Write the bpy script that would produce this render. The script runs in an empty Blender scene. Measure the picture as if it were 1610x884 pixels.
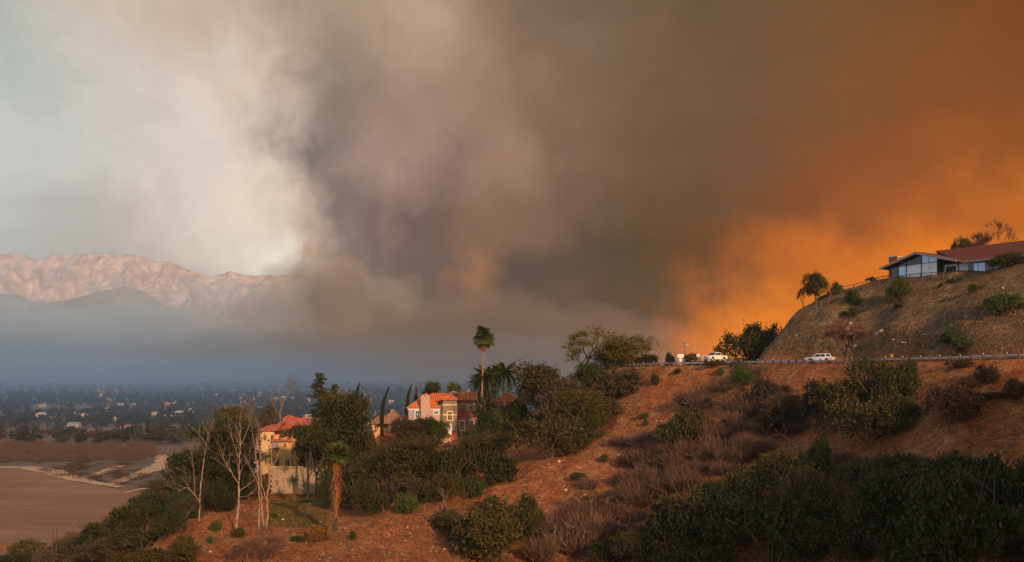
import bpy, bmesh, math, random
import numpy as np
from mathutils import Vector, Matrix, noise as mnoise

# ------------------------------------------------------------------ camera, sky, sun, exposure
S = bpy.context.scene
COL = S.collection
F = 1610 * 35 / 36.0          # focal length in photograph pixels
ZC = 70.0                     # camera height over the dry lake bed
HY = 585.0                    # horizon row in the photograph

def at(px, py, Y):
    return Vector(((px - 805) / F * Y, Y, ZC + (HY - py) / F * Y))

cam_d = bpy.data.cameras.new('camera')
cam = bpy.data.objects.new('camera', cam_d)
COL.objects.link(cam)
cam.location = (0, 0, ZC)
cam.rotation_euler = (math.radians(90), 0, 0)
cam_d.lens = 35
cam_d.sensor_width = 36
cam_d.shift_y = (HY - 442) / 1610
cam_d.clip_start = 0.5
cam_d.clip_end = 60000
S.camera = cam

S.render.engine = 'CYCLES'
S.cycles.use_denoising = True
S.cycles.volume_bounces = 3
S.cycles.max_bounces = 6
S.cycles.transparent_max_bounces = 24
S.cycles.volume_step_rate = 4
S.cycles.volume_max_steps = 64
S.view_settings.view_transform = 'Standard'
S.view_settings.look = 'None'
S.view_settings.exposure = 0.0
S.view_settings.gamma = 1.0

def lin(c):
    return tuple(((v / 255) / 12.92 if v / 255 <= 0.04045 else ((v / 255 + 0.055) / 1.055) ** 2.4) for v in c)

SUN_AZ, SUN_EL = math.radians(153), math.radians(20)     # clockwise from the view direction: behind, to the right
sun_dir = Vector((math.sin(SUN_AZ) * math.cos(SUN_EL), math.cos(SUN_AZ) * math.cos(SUN_EL), math.sin(SUN_EL)))
sl = bpy.data.lights.new('sun', 'SUN')
sl.energy = 4.4
sl.angle = math.radians(2.5)
sl.color = (1.0, 0.60, 0.33)
so = bpy.data.objects.new('sun', sl)
COL.objects.link(so)
so.location = (60, -60, 160)
so.rotation_euler = sun_dir.to_track_quat('Z', 'Y').to_euler()

W = bpy.data.worlds.new('World')
S.world = W
W.use_nodes = True
wn, wl = W.node_tree.nodes, W.node_tree.links
wn.clear()

def N(nodes, typ, **kw):
    n = nodes.new(typ)
    for k, v in kw.items():
        setattr(n, k, v)
    return n

def build_world():
    out = N(wn, 'ShaderNodeOutputWorld')
    sky = N(wn, 'ShaderNodeTexSky', sky_type='NISHITA')
    sky.sun_disc = False
    sky.sun_elevation = SUN_EL
    sky.sun_rotation = SUN_AZ
    sky.air_density = 1.2
    sky.dust_density = 3.0
    bg1 = N(wn, 'ShaderNodeBackground')
    bg1.inputs['Strength'].default_value = 0.14
    wl.new(sky.outputs[0], bg1.inputs['Color'])
    tc = N(wn, 'ShaderNodeTexCoord')
    dirv = tc.outputs['Generated']

    def vnoise(scale, detail, rough, off, dist=0.0):
        mp = N(wn, 'ShaderNodeMapping')
        mp.inputs['Location'].default_value = off
        wl.new(dirv, mp.inputs['Vector'])
        n = N(wn, 'ShaderNodeTexNoise')
        n.inputs['Scale'].default_value = scale
        n.inputs['Detail'].default_value = detail
        n.inputs['Roughness'].default_value = rough
        n.inputs['Distortion'].default_value = dist
        wl.new(mp.outputs[0], n.inputs['Vector'])
        return n

    def m(op, a, b=None, c=None):
        n = N(wn, 'ShaderNodeMath', operation=op)
        for i, v in enumerate((a, b, c)):
            if v is None:
                continue
            if isinstance(v, (int, float)):
                n.inputs[i].default_value = v
            else:
                wl.new(v, n.inputs[i])
        return n.outputs[0]

    sep = N(wn, 'ShaderNodeSeparateXYZ')
    wl.new(dirv, sep.inputs[0])
    az = m('DEGREES', m('ARCTAN2', sep.outputs[0], sep.outputs[1]))
    el = m('DEGREES', m('ARCSINE', sep.outputs[2]))
    # billows: big slow swirls plus finer wisps bend the smoke field
    n1 = vnoise(6.5, 3, 0.5, (3.1, 0.4, 7.7), 0.3)
    n2 = vnoise(16, 7, 0.6, (9.3, 2.4, 1.2), 0.25)
    s1 = N(wn, 'ShaderNodeSeparateColor'); wl.new(n1.outputs['Color'], s1.inputs[0])
    s2 = N(wn, 'ShaderNodeSeparateColor'); wl.new(n2.outputs['Color'], s2.inputs[0])
    az = m('ADD', az, m('MULTIPLY', m('SUBTRACT', s1.outputs[0], 0.5), 6.0))
    az = m('ADD', az, m('MULTIPLY', m('SUBTRACT', s2.outputs[0], 0.5), 5.5))
    elw = m('ADD', el, m('MULTIPLY', m('SUBTRACT', s1.outputs[1], 0.5), 5.0))
    elw = m('ADD', elw, m('MULTIPLY', m('SUBTRACT', s2.outputs[1], 0.5), 5.0))
    # (azimuth, colour) rows by elevation; beyond the left of the frame brightened as fill
    rows = SKY_ROWS
    prev = None
    azn = m('DIVIDE', m('ADD', az, 180), 360)
    last = None
    for t, stops in rows:
        r = N(wn, 'ShaderNodeValToRGB')
        r.color_ramp.interpolation = 'CARDINAL'
        e = r.color_ramp.elements
        while len(e) > 1:
            e.remove(e[-1])
        for i, (a, c) in enumerate(stops):
            p = (a + 180) / 360
            if i == 0:
                e[0].position = p
                el_ = e[0]
            else:
                el_ = e.new(p)
            el_.color = (*lin(c), 1)
        wl.new(azn, r.inputs[0])
        if prev is None:
            prev = r.outputs[0]
        else:
            f = N(wn, 'ShaderNodeMapRange', interpolation_type='SMOOTHSTEP')
            f.inputs['From Min'].default_value = last
            f.inputs['From Max'].default_value = t
            wl.new(elw, f.inputs['Value'])
            mx = N(wn, 'ShaderNodeMix', data_type='RGBA')
            wl.new(f.outputs[0], mx.inputs['Factor'])
            wl.new(prev, mx.inputs[6])
            wl.new(r.outputs[0], mx.inputs[7])
            prev = mx.outputs[2]
        last = t
    # fine mottling of the smoke
    n3 = vnoise(9, 8, 0.6, (1.3, 5.4, 2.2), 1.2)
    k = m('ADD', 1.0, m('MULTIPLY', m('SUBTRACT', n3.outputs['Fac'], 0.5), 0.40))
    bg2 = N(wn, 'ShaderNodeBackground')
    wl.new(prev, bg2.inputs['Color'])
    wl.new(k, bg2.inputs['Strength'])
    # smoke covers the fire side; behind the camera the sky is clear
    back = N(wn, 'ShaderNodeMapRange', interpolation_type='SMOOTHSTEP')
    back.inputs['From Min'].default_value = -0.75
    back.inputs['From Max'].default_value = -0.05
    back.inputs['To Min'].default_value = 0.42
    back.inputs['To Max'].default_value = 1.0
    wl.new(sep.outputs[1], back.inputs['Value'])
    mix = N(wn, 'ShaderNodeMixShader')
    wl.new(back.outputs[0], mix.inputs[0])
    wl.new(bg1.outputs[0], mix.inputs[1])
    wl.new(bg2.outputs[0], mix.inputs[2])
    wl.new(mix.outputs[0], out.inputs[0])

def row(el, pts):
    if el < 10:   # blue cut low in the sky, to offset the haze in front
        pts = [(p, c if p < 560 else ((c[0], c[1] * .95, c[2] * .93) if p < 950 else (c[0], c[1] * .94, c[2] * ((.66 if p < 1060 else .42) if el < 5 else (.74 if p < 1060 else .58) if el < 8 else .84)))) for p, c in pts]
    else:
        pts = [(p, c if p < 600 else (c[0], c[1] * .965, c[2]) if p < 950 else (c[0] * 1.02, c[1] * .95, c[2] * .9)) for p, c in pts]
    lo = [(-175, (170, 178, 192)), (-110, (200, 214, 236)), (-60, tuple(.5 * v + .5 * w for v, w in zip(pts[0][1], (196, 202, 208))))]  # unseen sky at left and behind, made brighter and bluer for fill light
    hi = [(60, tuple(int(v * 0.9) for v in pts[-1][1])), (110, (120, 92, 66)), (175, (150, 150, 150))]
    mid = [(math.degrees(math.atan((p - 805) / F)), c) for p, c in pts]
    return (el, lo + mid + hi)

SKY_ROWS = [
 row(1.0, [(0,(146,168,190)),(172,(164,170,178)),(326,(146,144,144)),(530,(92,92,92)),(613,(86,83,82)),(750,(96,80,74)),(887,(108,80,64)),(1000,(135,86,58)),(1050,(210,125,76)),(1110,(236,140,72)),(1313,(242,142,64)),(1602,(236,134,56))]),
 row(3.0, [(0,(176,184,196)),(172,(184,178,178)),(326,(176,164,160)),(430,(158,148,142)),(530,(116,110,108)),(613,(108,98,95)),(750,(104,88,80)),(887,(98,78,66)),(1010,(104,72,52)),(1075,(190,108,60)),(1130,(228,132,66)),(1313,(242,142,56)),(1602,(242,138,48))]),
 row(6.0, [(0,(200,198,190)),(172,(205,192,182)),(326,(232,218,202)),(440,(250,238,222)),(495,(205,180,160)),(540,(134,118,110)),(613,(128,112,104)),(690,(112,97,90)),(735,(160,116,84)),(790,(100,84,74)),(887,(94,78,66)),(1025,(90,72,57)),(1120,(128,78,48)),(1190,(185,104,48)),(1280,(212,118,48)),(1400,(224,126,46)),(1602,(232,134,46))]),
 row(9.0, [(0,(196,198,196)),(172,(198,190,184)),(326,(228,214,202)),(430,(232,214,196)),(490,(200,176,160)),(535,(130,115,108)),(613,(140,121,112)),(690,(112,97,91)),(750,(138,112,94)),(887,(118,96,80)),(1025,(104,84,67)),(1166,(114,78,52)),(1313,(146,84,44)),(1469,(172,96,38)),(1602,(190,108,38))]),
 row(12.0, [(0,(202,206,202)),(172,(210,204,198)),(326,(226,212,202)),(415,(222,204,190)),(455,(180,162,150)),(492,(132,119,113)),(540,(150,130,120)),(613,(172,145,128)),(680,(140,118,104)),(770,(160,130,108)),(887,(132,108,86)),(1025,(113,91,73)),(1166,(110,82,60)),(1313,(134,84,48)),(1469,(144,85,38)),(1602,(144,84,34))]),
 row(15.0, [(0,(190,196,192)),(172,(210,202,194)),(326,(224,208,196)),(428,(216,196,180)),(470,(180,160,146)),(512,(150,132,120)),(560,(146,128,114)),(613,(160,138,120)),(700,(162,136,114)),(810,(148,122,98)),(887,(130,108,84)),(1025,(116,96,76)),(1166,(110,88,66)),(1313,(124,86,54)),(1469,(130,82,42)),(1602,(124,76,34))]),
 row(20.0, [(0,(182,180,172)),(172,(204,188,172)),(326,(205,184,166)),(420,(196,174,156)),(500,(176,153,136)),(560,(172,150,130)),(613,(186,161,134)),(700,(182,156,128)),(790,(148,124,100)),(887,(122,105,84)),(1025,(108,92,73)),(1166,(104,86,64)),(1313,(112,84,56)),(1469,(118,80,44)),(1602,(114,70,32))]),
 row(45.0, [(0,(170,172,168)),(400,(150,138,126)),(805,(120,106,92)),(1200,(110,86,62)),(1602,(100,70,40))]),
]
build_world()

# ------------------------------------------------------------------ helpers
def link(o, parent=None):
    COL.objects.link(o)
    if parent is not None:
        o.parent = parent
    return o

def tag(o, label=None, cat=None, group=None, kind=None):
    if label: o['label'] = label
    if cat: o['category'] = cat
    if group: o['group'] = group
    if kind: o['kind'] = kind
    return o

def mesh_np(name, V, faces, mats=(), smooth=False, attrs=None, uv=None):
    """V (n,3); faces: list of (m,k) int arrays."""
    me = bpy.data.meshes.new(name)
    V = np.asarray(V, dtype=np.float32)
    me.vertices.add(len(V))
    me.vertices.foreach_set('co', V.ravel())
    if not isinstance(faces, (list, tuple)):
        faces = [faces]
    loops = np.concatenate([f.ravel() for f in faces]).astype(np.int32)
    tot = np.concatenate([np.full(len(f), f.shape[1]) for f in faces]).astype(np.int32)
    start = np.concatenate([[0], np.cumsum(tot)[:-1]]).astype(np.int32)
    me.loops.add(len(loops))
    me.loops.foreach_set('vertex_index', loops)
    me.polygons.add(len(tot))
    me.polygons.foreach_set('loop_start', start)
    me.polygons.foreach_set('loop_total', tot)
    if smooth:
        me.polygons.foreach_set('use_smooth', np.ones(len(tot), dtype=bool))
    for k, a in (attrs or {}).items():
        at_ = me.attributes.new(k, 'FLOAT', 'POINT')
        at_.data.foreach_set('value', np.asarray(a, dtype=np.float32))
    me.update(calc_edges=True)
    for m_ in mats:
        me.materials.append(m_)
    return me

def obj(name, me, parent=None, loc=None):
    o = bpy.data.objects.new(name, me)
    if loc is not None:
        o.location = loc
    return link(o, parent)

def empty(name, loc=(0, 0, 0), rz=0.0):
    o = bpy.data.objects.new(name, None)
    o.empty_display_size = 0.5
    o.location = loc
    o.rotation_euler = (0, 0, rz)
    return link(o)

class MB:
    """collects boxes, tubes and polygons into one mesh"""
    def __init__(s): s.v, s.f = [], []
    def poly(s, pts):
        n = len(s.v); s.v += [tuple(p) for p in pts]; s.f.append(tuple(range(n, n + len(pts)))); return s
    def box(s, c, d, rz=0.0):
        n = len(s.v); hx, hy, hz = d[0] / 2, d[1] / 2, d[2] / 2
        cs, sn = math.cos(rz), math.sin(rz)
        for x, y, z in ((-1,-1,-1),(1,-1,-1),(1,1,-1),(-1,1,-1),(-1,-1,1),(1,-1,1),(1,1,1),(-1,1,1)):
            X, Y = x * hx, y * hy
            s.v.append((c[0] + X * cs - Y * sn, c[1] + X * sn + Y * cs, c[2] + z * hz))
        for q in ((0,3,2,1),(4,5,6,7),(0,1,5,4),(1,2,6,5),(2,3,7,6),(3,0,4,7)):
            s.f.append(tuple(n + i for i in q))
        return s
    def b2(s, lo, hi):
        return s.box([(a + b) / 2 for a, b in zip(lo, hi)], [abs(b - a) for a, b in zip(lo, hi)])
    def tube(s, pts, rad, n=6, cap=True):
        pts = [Vector(p) for p in pts]
        if isinstance(rad, (int, float)): rad = [rad] * len(pts)
        base = len(s.v)
        up = Vector((0, 0, 1))
        for i, p in enumerate(pts):
            d = (pts[min(i + 1, len(pts) - 1)] - pts[max(i - 1, 0)])
            if d.length < 1e-9: d = Vector((0, 0, 1))
            d.normalize()
            a = d.cross(up)
            if a.length < 0.05: a = d.cross(Vector((1, 0, 0)))
            a.normalize(); b = d.cross(a)
            for k in range(n):
                t = 2 * math.pi * k / n
                s.v.append(tuple(p + (a * math.cos(t) + b * math.sin(t)) * rad[i]))
        for i in range(len(pts) - 1):
            for k in range(n):
                k2 = (k + 1) % n
                s.f.append((base + i * n + k, base + i * n + k2, base + (i + 1) * n + k2, base + (i + 1) * n + k))
        if cap:
            s.f.append(tuple(base + k for k in range(n))[::-1])
            s.f.append(tuple(base + (len(pts) - 1) * n + k for k in range(n)))
        return s
    def prism(s, prof, y0, y1, axis='y'):
        """closed profile of (x,z) swept along y"""
        n = len(s.v); k = len(prof)
        for yy in (y0, y1):
            for x, z in prof:
                s.v.append((x, yy, z) if axis == 'y' else (yy, x, z))
        for i in range(k):
            j = (i + 1) % k
            s.f.append((n + i, n + j, n + k + j, n + k + i))
        s.f.append(tuple(n + i for i in range(k))[::-1])
        s.f.append(tuple(n + k + i for i in range(k)))
        return s
    def mesh(s, name, mat, smooth=False):
        me = bpy.data.meshes.new(name)
        me.from_pydata(s.v, [], s.f)
        me.update()
        bm = bmesh.new(); bm.from_mesh(me)
        bmesh.ops.recalc_face_normals(bm, faces=bm.faces)
        bm.to_mesh(me); bm.free()
        me.materials.append(mat)
        if smooth:
            me.polygons.foreach_set('use_smooth', [True] * len(me.polygons))
        return me
    def build(s, name, mat, parent=None, loc=None, smooth=False):
        return obj(name, s.mesh(name, mat, smooth), parent, loc)

def copy_tree(o, parent=None):
    c = o.copy(); COL.objects.link(c)
    if parent is not None: c.parent = parent
    for ch in o.children:
        copy_tree(ch, c)
    return c

# ------------------------------------------------------------------ materials
def mat_new(name):
    m = bpy.data.materials.new(name)
    m.use_nodes = True
    nt = m.node_tree
    return m, nt.nodes, nt.links, nt.nodes['Principled BSDF']

def mat(name, c, rough=0.7, metal=0.0, var=0.15, scale=3.0, bump=0.0, bscale=None, c2=None, coord='Object', spec=0.4):
    m, n, l, b = mat_new(name)
    b.inputs['Roughness'].default_value = rough
    b.inputs['Metallic'].default_value = metal
    b.inputs['Specular IOR Level'].default_value = spec
    tc = N(n, 'ShaderNodeTexCoord')
    nz = N(n, 'ShaderNodeTexNoise')
    nz.inputs['Scale'].default_value = scale
    nz.inputs['Detail'].default_value = 6
    nz.inputs['Roughness'].default_value = 0.65
    l.new(tc.outputs[coord], nz.inputs['Vector'])
    r = N(n, 'ShaderNodeValToRGB')
    r.color_ramp.elements[0].position = 0.3
    r.color_ramp.elements[1].position = 0.7
    a = c2 if c2 else tuple(v * (1 - var) for v in c)
    bb = c if c2 else tuple(min(1, v * (1 + var)) for v in c)
    r.color_ramp.elements[0].color = (*a, 1)
    r.color_ramp.elements[1].color = (*bb, 1)
    l.new(nz.outputs['Fac'], r.inputs[0])
    l.new(r.outputs[0], b.inputs['Base Color'])
    if bump:
        bp = N(n, 'ShaderNodeBump')
        bp.inputs['Strength'].default_value = 0.6
        bp.inputs['Distance'].default_value = bump
        n2 = N(n, 'ShaderNodeTexNoise')
        n2.inputs['Scale'].default_value = bscale or scale * 4
        n2.inputs['Detail'].default_value = 5
        l.new(tc.outputs[coord], n2.inputs['Vector'])
        l.new(n2.outputs['Fac'], bp.inputs['Height'])
        l.new(bp.outputs[0], b.inputs['Normal'])
    return m

def mat_leaf(name, c1, c2, rough=0.6, trans=0.25, objvar=0.25):
    """leaf colours vary from leaf to leaf (rnd attribute) and a little from plant to plant"""
    m, n, l, b = mat_new(name)
    at_ = N(n, 'ShaderNodeAttribute', attribute_name='rnd')
    r = N(n, 'ShaderNodeValToRGB')
    r.color_ramp.elements[0].color = (*c1, 1)
    r.color_ramp.elements[1].color = (*c2, 1)
    l.new(at_.outputs['Fac'], r.inputs[0])
    oi = N(n, 'ShaderNodeObjectInfo')
    hs = N(n, 'ShaderNodeHueSaturation')
    mr = N(n, 'ShaderNodeMapRange')
    mr.inputs['To Min'].default_value = 1 - objvar
    mr.inputs['To Max'].default_value = 1 + objvar
    l.new(oi.outputs['Random'], mr.inputs['Value'])
    l.new(mr.outputs[0], hs.inputs['Value'])
    l.new(r.outputs[0], hs.inputs['Color'])
    l.new(hs.outputs[0], b.inputs['Base Color'])
    b.inputs['Roughness'].default_value = rough
    b.inputs['Specular IOR Level'].default_value = 0.25
    tr = N(n, 'ShaderNodeBsdfTranslucent')
    l.new(hs.outputs[0], tr.inputs['Color'])
    mx = N(n, 'ShaderNodeMixShader')
    mx.inputs[0].default_value = trans
    l.new(b.outputs[0], mx.inputs[1]); l.new(tr.outputs[0], mx.inputs[2])
    l.new(mx.outputs[0], n['Material Output'].inputs['Surface'])
    return m

# ------------------------------------------------------------------ terrain of the spur and the canyon sides
def P(px, py, Y):
    v = at(px, py, Y); return (v.x, v.y, v.z)

ROAD = [P(940, 580, 232), P(1000, 577, 216), P(1060, 575, 204), P(1120, 574.5, 198), P(1200, 573, 189), P(1290, 572, 177), P(1400, 570, 162),
        P(1500, 567.7, 150), P(1610, 564, 140), P(1720, 558, 135), P(1850, 552, 130)]
def road_at(t):
    """t in metres along the guardrail line"""
    acc = 0
    for a, b in zip(ROAD[:-1], ROAD[1:]):
        a, b = Vector(a), Vector(b)
        L = (b - a).length
        if t <= acc + L:
            d = (b - a).normalized()
            return a + d * (t - acc), d
        acc += L
    return Vector(ROAD[-1]), d
ROAD_LEN = sum((Vector(b) - Vector(a)).length for a, b in zip(ROAD[:-1], ROAD[1:]))

CTRL = []
_roadn = []
for i, p in enumerate(ROAD):
    a = Vector(ROAD[max(i - 1, 0)]); b = Vector(ROAD[min(i + 1, len(ROAD) - 1)])
    d = (b - a); d.z = 0; d.normalize()
    nrm = Vector((-d.y, d.x, 0))           # away from the camera
    if nrm.y < 0: nrm = -nrm
    _roadn.append(nrm)
    for off, dz in ((-0.9, -0.25), (0.6, -0.02), (4, 0.02), (7.6, 0.1)):
        q = Vector(p) + nrm * off
        CTRL.append((q.x, q.y, q.z + dz))
CTRL += [P(*p) for p in [
    # slope below the road, on the right
    (1720,650,124),(1720,780,108),(1720,884,98),
    (1610,640,130),(1610,700,124),(1610,760,118),(1610,820,112),(1610,884,106),
    (1500,640,134),(1500,700,128),(1500,760,121),(1500,820,114),(1500,884,107),
    (1400,640,146),(1400,700,137),(1400,760,129),(1400,820,120),(1400,884,112),
    (1290,640,160),(1290,700,150),(1290,760,140),(1290,820,130),(1290,884,120),
    (1200,640,172),(1200,700,160),(1200,760,149),(1200,820,139),(1200,884,129),
    (1100,620,188),(1100,680,174),(1100,740,161),(1100,800,150),(1100,884,136),
    (1030,620,197),(1000,680,183),(1000,740,172),(1000,800,160),(1000,884,144),
    (900,750,172),(900,800,162),(900,884,146),
    # crest of the spur
    (985,600,211),(945,650,203),(900,688,196),(850,718,190),(790,755,181),(735,790,172),
    # gully and mound at the bottom
    (780,820,163),(760,884,146),(690,830,156),(700,806,165),(620,812,160),(560,822,157),(500,834,154),
    (640,884,138),(540,884,136),(440,860,146),(440,884,139),(330,884,139),(360,850,150),(300,850,152),(250,870,149),(215,884,148),
    (410,832,158),(313,818,166),(527,838,156),(372,832,160),
    # ground behind the mound, up to the houses
    (640,790,176),(560,800,176),(480,800,178),(600,760,200),(700,760,190),(480,785,206),(420,790,200),(540,772,214),
    (440,774,224),(400,776,226),(520,770,224),(600,735,224),(650,715,222),(700,700,222),(740,696,222),(800,678,226),(840,660,226),(760,722,203),
    (640,690,236),(700,686,236),(760,682,236),(820,668,238),(700,686,256),(600,696,250),(560,700,250),(590,702,262),
    (860,650,228),(900,630,228),(930,605,232),(880,672,212),(830,700,205),
    # left flank falling to the lake
    (260,800,196),(320,790,205),(360,782,215),(200,850,190),(140,880,190),(60,900,200),(0,915,205),(-60,930,215),
    (200,905,150),(120,930,155),(0,960,160),(-150,960,220),
    # cut slope and the hill top
    (1215,530,200),(1250,493,201),(1300,464,200),(1350,452,197),(1392,442,192.5),(1440,437,187),(1500,430,180.5),(1560,422,173.5),(1610,415,167.5),(1720,398,158),
    (1250,535,194),(1300,520,190),(1400,505,177),(1500,500,164),(1610,490,156.5),(1400,470,186),(1500,460,175),(1610,450,162),(1720,450,154),
]]
_t = len(CTRL)
CTRL += [  # hidden ground: beyond crests, beside and under the camera
    (50, 215, 76), (62, 212, 83), (72, 208, 88), (95, 205, 89), (88, 190, 89), (92, 178, 89), (120, 200, 90), (90, 240, 87), (140, 240, 88), (60, 235, 74), (48, 245, 72), (40, 232, 71.6), (30, 240, 71), (15, 250, 66),
    (180, 140, 86), (200, 200, 92), (240, 100, 92), (240, 240, 90), (160, 100, 76), (245, 160, 92),
    (-5, 275, 50), (-40, 275, 42), (-70, 265, 34), (20, 290, 56), (60, 300, 62), (120, 310, 70), (200, 310, 75),
    (-5, 330, 20), (-60, 330, 12), (60, 360, 28), (140, 380, 35), (220, 380, 40), (-40, 400, 0), (60, 440, 0), (240, 440, 5), (-130, 420, 0), (-110, 320, 4),
    (-105, 240, 30), (-130, 220, 20), (-150, 190, 15), (-170, 260, 0), (-200, 200, 0), (-220, 300, 0), (-240, 150, 0), (-240, 400, 0), (-140, 150, 20), (-180, 100, 10), (-240, 50, 0),
    (-100, 120, 32), (-60, 105, 36), (-20, 100, 38), (30, 95, 42), (70, 85, 50), (-100, 60, 40), (-40, 40, 50), (0, 30, 58), (0, 0, 67.6), (40, 40, 58), (80, 50, 62),
    (-60, 0, 60), (60, 0, 84), (-40, -60, 72), (60, -60, 94), (110, 40, 96), (105, 85, 68), (160, 40, 110), (118, -2, 120), (180, -10, 126), (240, 40, 118), (-120, -40, 60), (-240, -60, 20), (-200, 0, 20), (0, -100, 84), (120, -100, 112), (240, -100, 120), (-120, -100, 60), (-240, -100, 30),  # unseen ridge right of and behind the camera, raised to shade the foreground
]
_C = np.array(CTRL)
def _tps_fit(C, lam=1.5):
    X = C[:, :2] / 100.0; n = len(C)
    d = np.linalg.norm(X[:, None] - X[None], axis=2)
    K = np.where(d > 0, d * d * np.log(np.maximum(d, 1e-9)), 0) + np.eye(n) * lam * 1e-4
    Pm = np.hstack([np.ones((n, 1)), X])
    A = np.zeros((n + 3, n + 3)); A[:n, :n] = K; A[:n, n:] = Pm; A[n:, :n] = Pm.T
    w = np.linalg.solve(A, np.concatenate([C[:, 2], np.zeros(3)]))
    return X, w
_X, _w = _tps_fit(_C)
def base_h(x, y):
    x = np.asarray(x, dtype=float).ravel(); y = np.asarray(y, dtype=float).ravel()
    out = np.empty(len(x))
    for i in range(0, len(x), 20000):
        q = np.stack([x[i:i+20000], y[i:i+20000]], 1) / 100.0
        d = np.sqrt(((q[:, None] - _X[None]) ** 2).sum(2))
        K = np.where(d > 0, d * d * np.log(np.maximum(d, 1e-9)), 0)
        out[i:i+20000] = K @ _w[:-3] + _w[-3] + q @ _w[-2:]
    return out
_rs = np.random.RandomState(4)
_perm = _rs.rand(256, 256)
def vnoise2(x, y):
    xi = np.floor(x).astype(int); yi = np.floor(y).astype(int)
    fx = x - xi; fy = y - yi
    fx = fx * fx * (3 - 2 * fx); fy = fy * fy * (3 - 2 * fy)
    g = lambda a, b: _perm[a % 256, b % 256]
    return (g(xi, yi) * (1 - fx) + g(xi + 1, yi) * fx) * (1 - fy) + (g(xi, yi + 1) * (1 - fx) + g(xi + 1, yi + 1) * fx) * fy
def fbm2(x, y, o=4, gain=0.5):
    s = 0; a = 1; t = 0
    for i in range(o):
        s = s + a * (vnoise2(x * 2 ** i + 17 * i, y * 2 ** i + 31 * i) - 0.5); t += a; a *= gain
    return s / t
_rp = np.array([(p[0], p[1]) for p in ROAD])
def road_dist(x, y):
    best = np.full(len(x), 1e9)
    for a, b in zip(_rp[:-1], _rp[1:]):
        ab = b - a; L = (ab ** 2).sum()
        t = np.clip(((x - a[0]) * ab[0] + (y - a[1]) * ab[1]) / L, 0, 1)
        best = np.minimum(best, np.hypot(x - a[0] - t * ab[0], y - a[1] - t * ab[1]))
    return best
def road_level(x, y):
    best = np.full(len(x), 1e9); zr = np.zeros(len(x)); sd = np.full(len(x), 1e9)
    for a, b in zip(ROAD[:-1], ROAD[1:]):
        a, b = np.array(a), np.array(b); ab = b[:2] - a[:2]; L = (ab ** 2).sum()
        t = np.clip(((x - a[0]) * ab[0] + (y - a[1]) * ab[1]) / L, 0, 1)
        dx, dy = x - a[0] - t * ab[0], y - a[1] - t * ab[1]; d = np.hypot(dx, dy)
        sgn = np.sign(ab[0] * dy - ab[1] * dx); better = d < best
        best = np.where(better, d, best); zr = np.where(better, a[2] + t * (b[2] - a[2]), zr); sd = np.where(better, d * sgn, sd)
    return zr, sd
# level building plots: (x, y, half-width, half-depth, z)
PLOTS = []
def height(x, y):
    x = np.asarray(x, dtype=float); y = np.asarray(y, dtype=float); sh = x.shape
    x = x.ravel(); y = y.ravel()
    h = base_h(x, y)
    # left shoulder of the hill: a sharp foot beside the street
    cap = ZC + 1.35 + 1.2 * np.maximum(0, x - 0.2385 * y - 0.5) ** 1.0
    sel = (y > 183) & (y < 300) & (x > 25)
    h = np.where(sel & (h > cap), cap + 0.12 * np.minimum(h - cap, 3) * (x > .2385 * y + 2), h)
    rd = road_dist(x, y)
    rough = np.clip((rd - 6.5) / 6, 0.05, 1)
    h = h + fbm2(x / 14, y / 14, 3) * 2.2 * rough + fbm2(x / 3.2 + 50, y / 3.2, 3) * 0.75 * rough
    # erosion gullies running down the cut slopes
    g = np.abs(fbm2(x / 6 + 9, y / 18 + 3, 2)) * 1.7 + np.abs(fbm2(x / 2.2 + 9, y / 7 + 3, 2)) * 0.8
    h = h - g * rough
    # the road bench: level across the carriageway and its shoulders
    zr, sd = road_level(x, y)
    k = np.clip(1 - np.maximum(-1.1 - sd, sd - 8.2) / 2.6, 0, 1); k = k * k * (3 - 2 * k)
    h = h * (1 - k) + (zr - 0.02) * k
    for (cx, cy, hw, hd, z) in PLOTS:
        d = np.maximum(np.abs(x - cx) - hw, np.abs(y - cy) - hd)
        k = np.clip(1 - d / 5.0, 0, 1); k = k * k * (3 - 2 * k)
        h = h * (1 - k) + z * k
    return h.reshape(sh)
def hz(x, y):
    return float(height(np.array([x]), np.array([y]))[0])

# one sheet: fine over the part of the spur in view, coarser round it
def axis_grid(breaks):
    out = []
    for a, b, s in breaks:
        out += list(np.arange(a, b, s))
    return np.array(out + [breaks[-1][1]])
PLOTS += [(at(705,0,246).x, 246, 15.5, 11, ZC-15.1), (at(470,0,236).x, 236, 13, 9, ZC-23.3), (at(590,0,262).x, 262, 9, 7, ZC-19.0)]
gx = axis_grid([(-245, -100, 4), (-100, -60, 1.2), (-60, 100, 0.55), (100, 130, 2), (130, 245, 5)])
gy = axis_grid([(-100, 90, 6), (90, 215, 0.6), (215, 275, 1.0), (275, 440, 5)])
GX, GY = np.meshgrid(gx, gy)
GZ = height(GX, GY)
edge = np.minimum(np.minimum(GX + 245, 245 - GX), np.minimum(GY + 100, 440 - GY))
GZ = np.where(edge < 1, np.minimum(GZ, -3), GZ)
nx, ny = len(gx), len(gy)
ii = np.arange(nx * ny).reshape(ny, nx)
Q = np.stack([ii[:-1, :-1].ravel(), ii[:-1, 1:].ravel(), ii[1:, 1:].ravel(), ii[1:, :-1].ravel()], 1)

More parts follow.
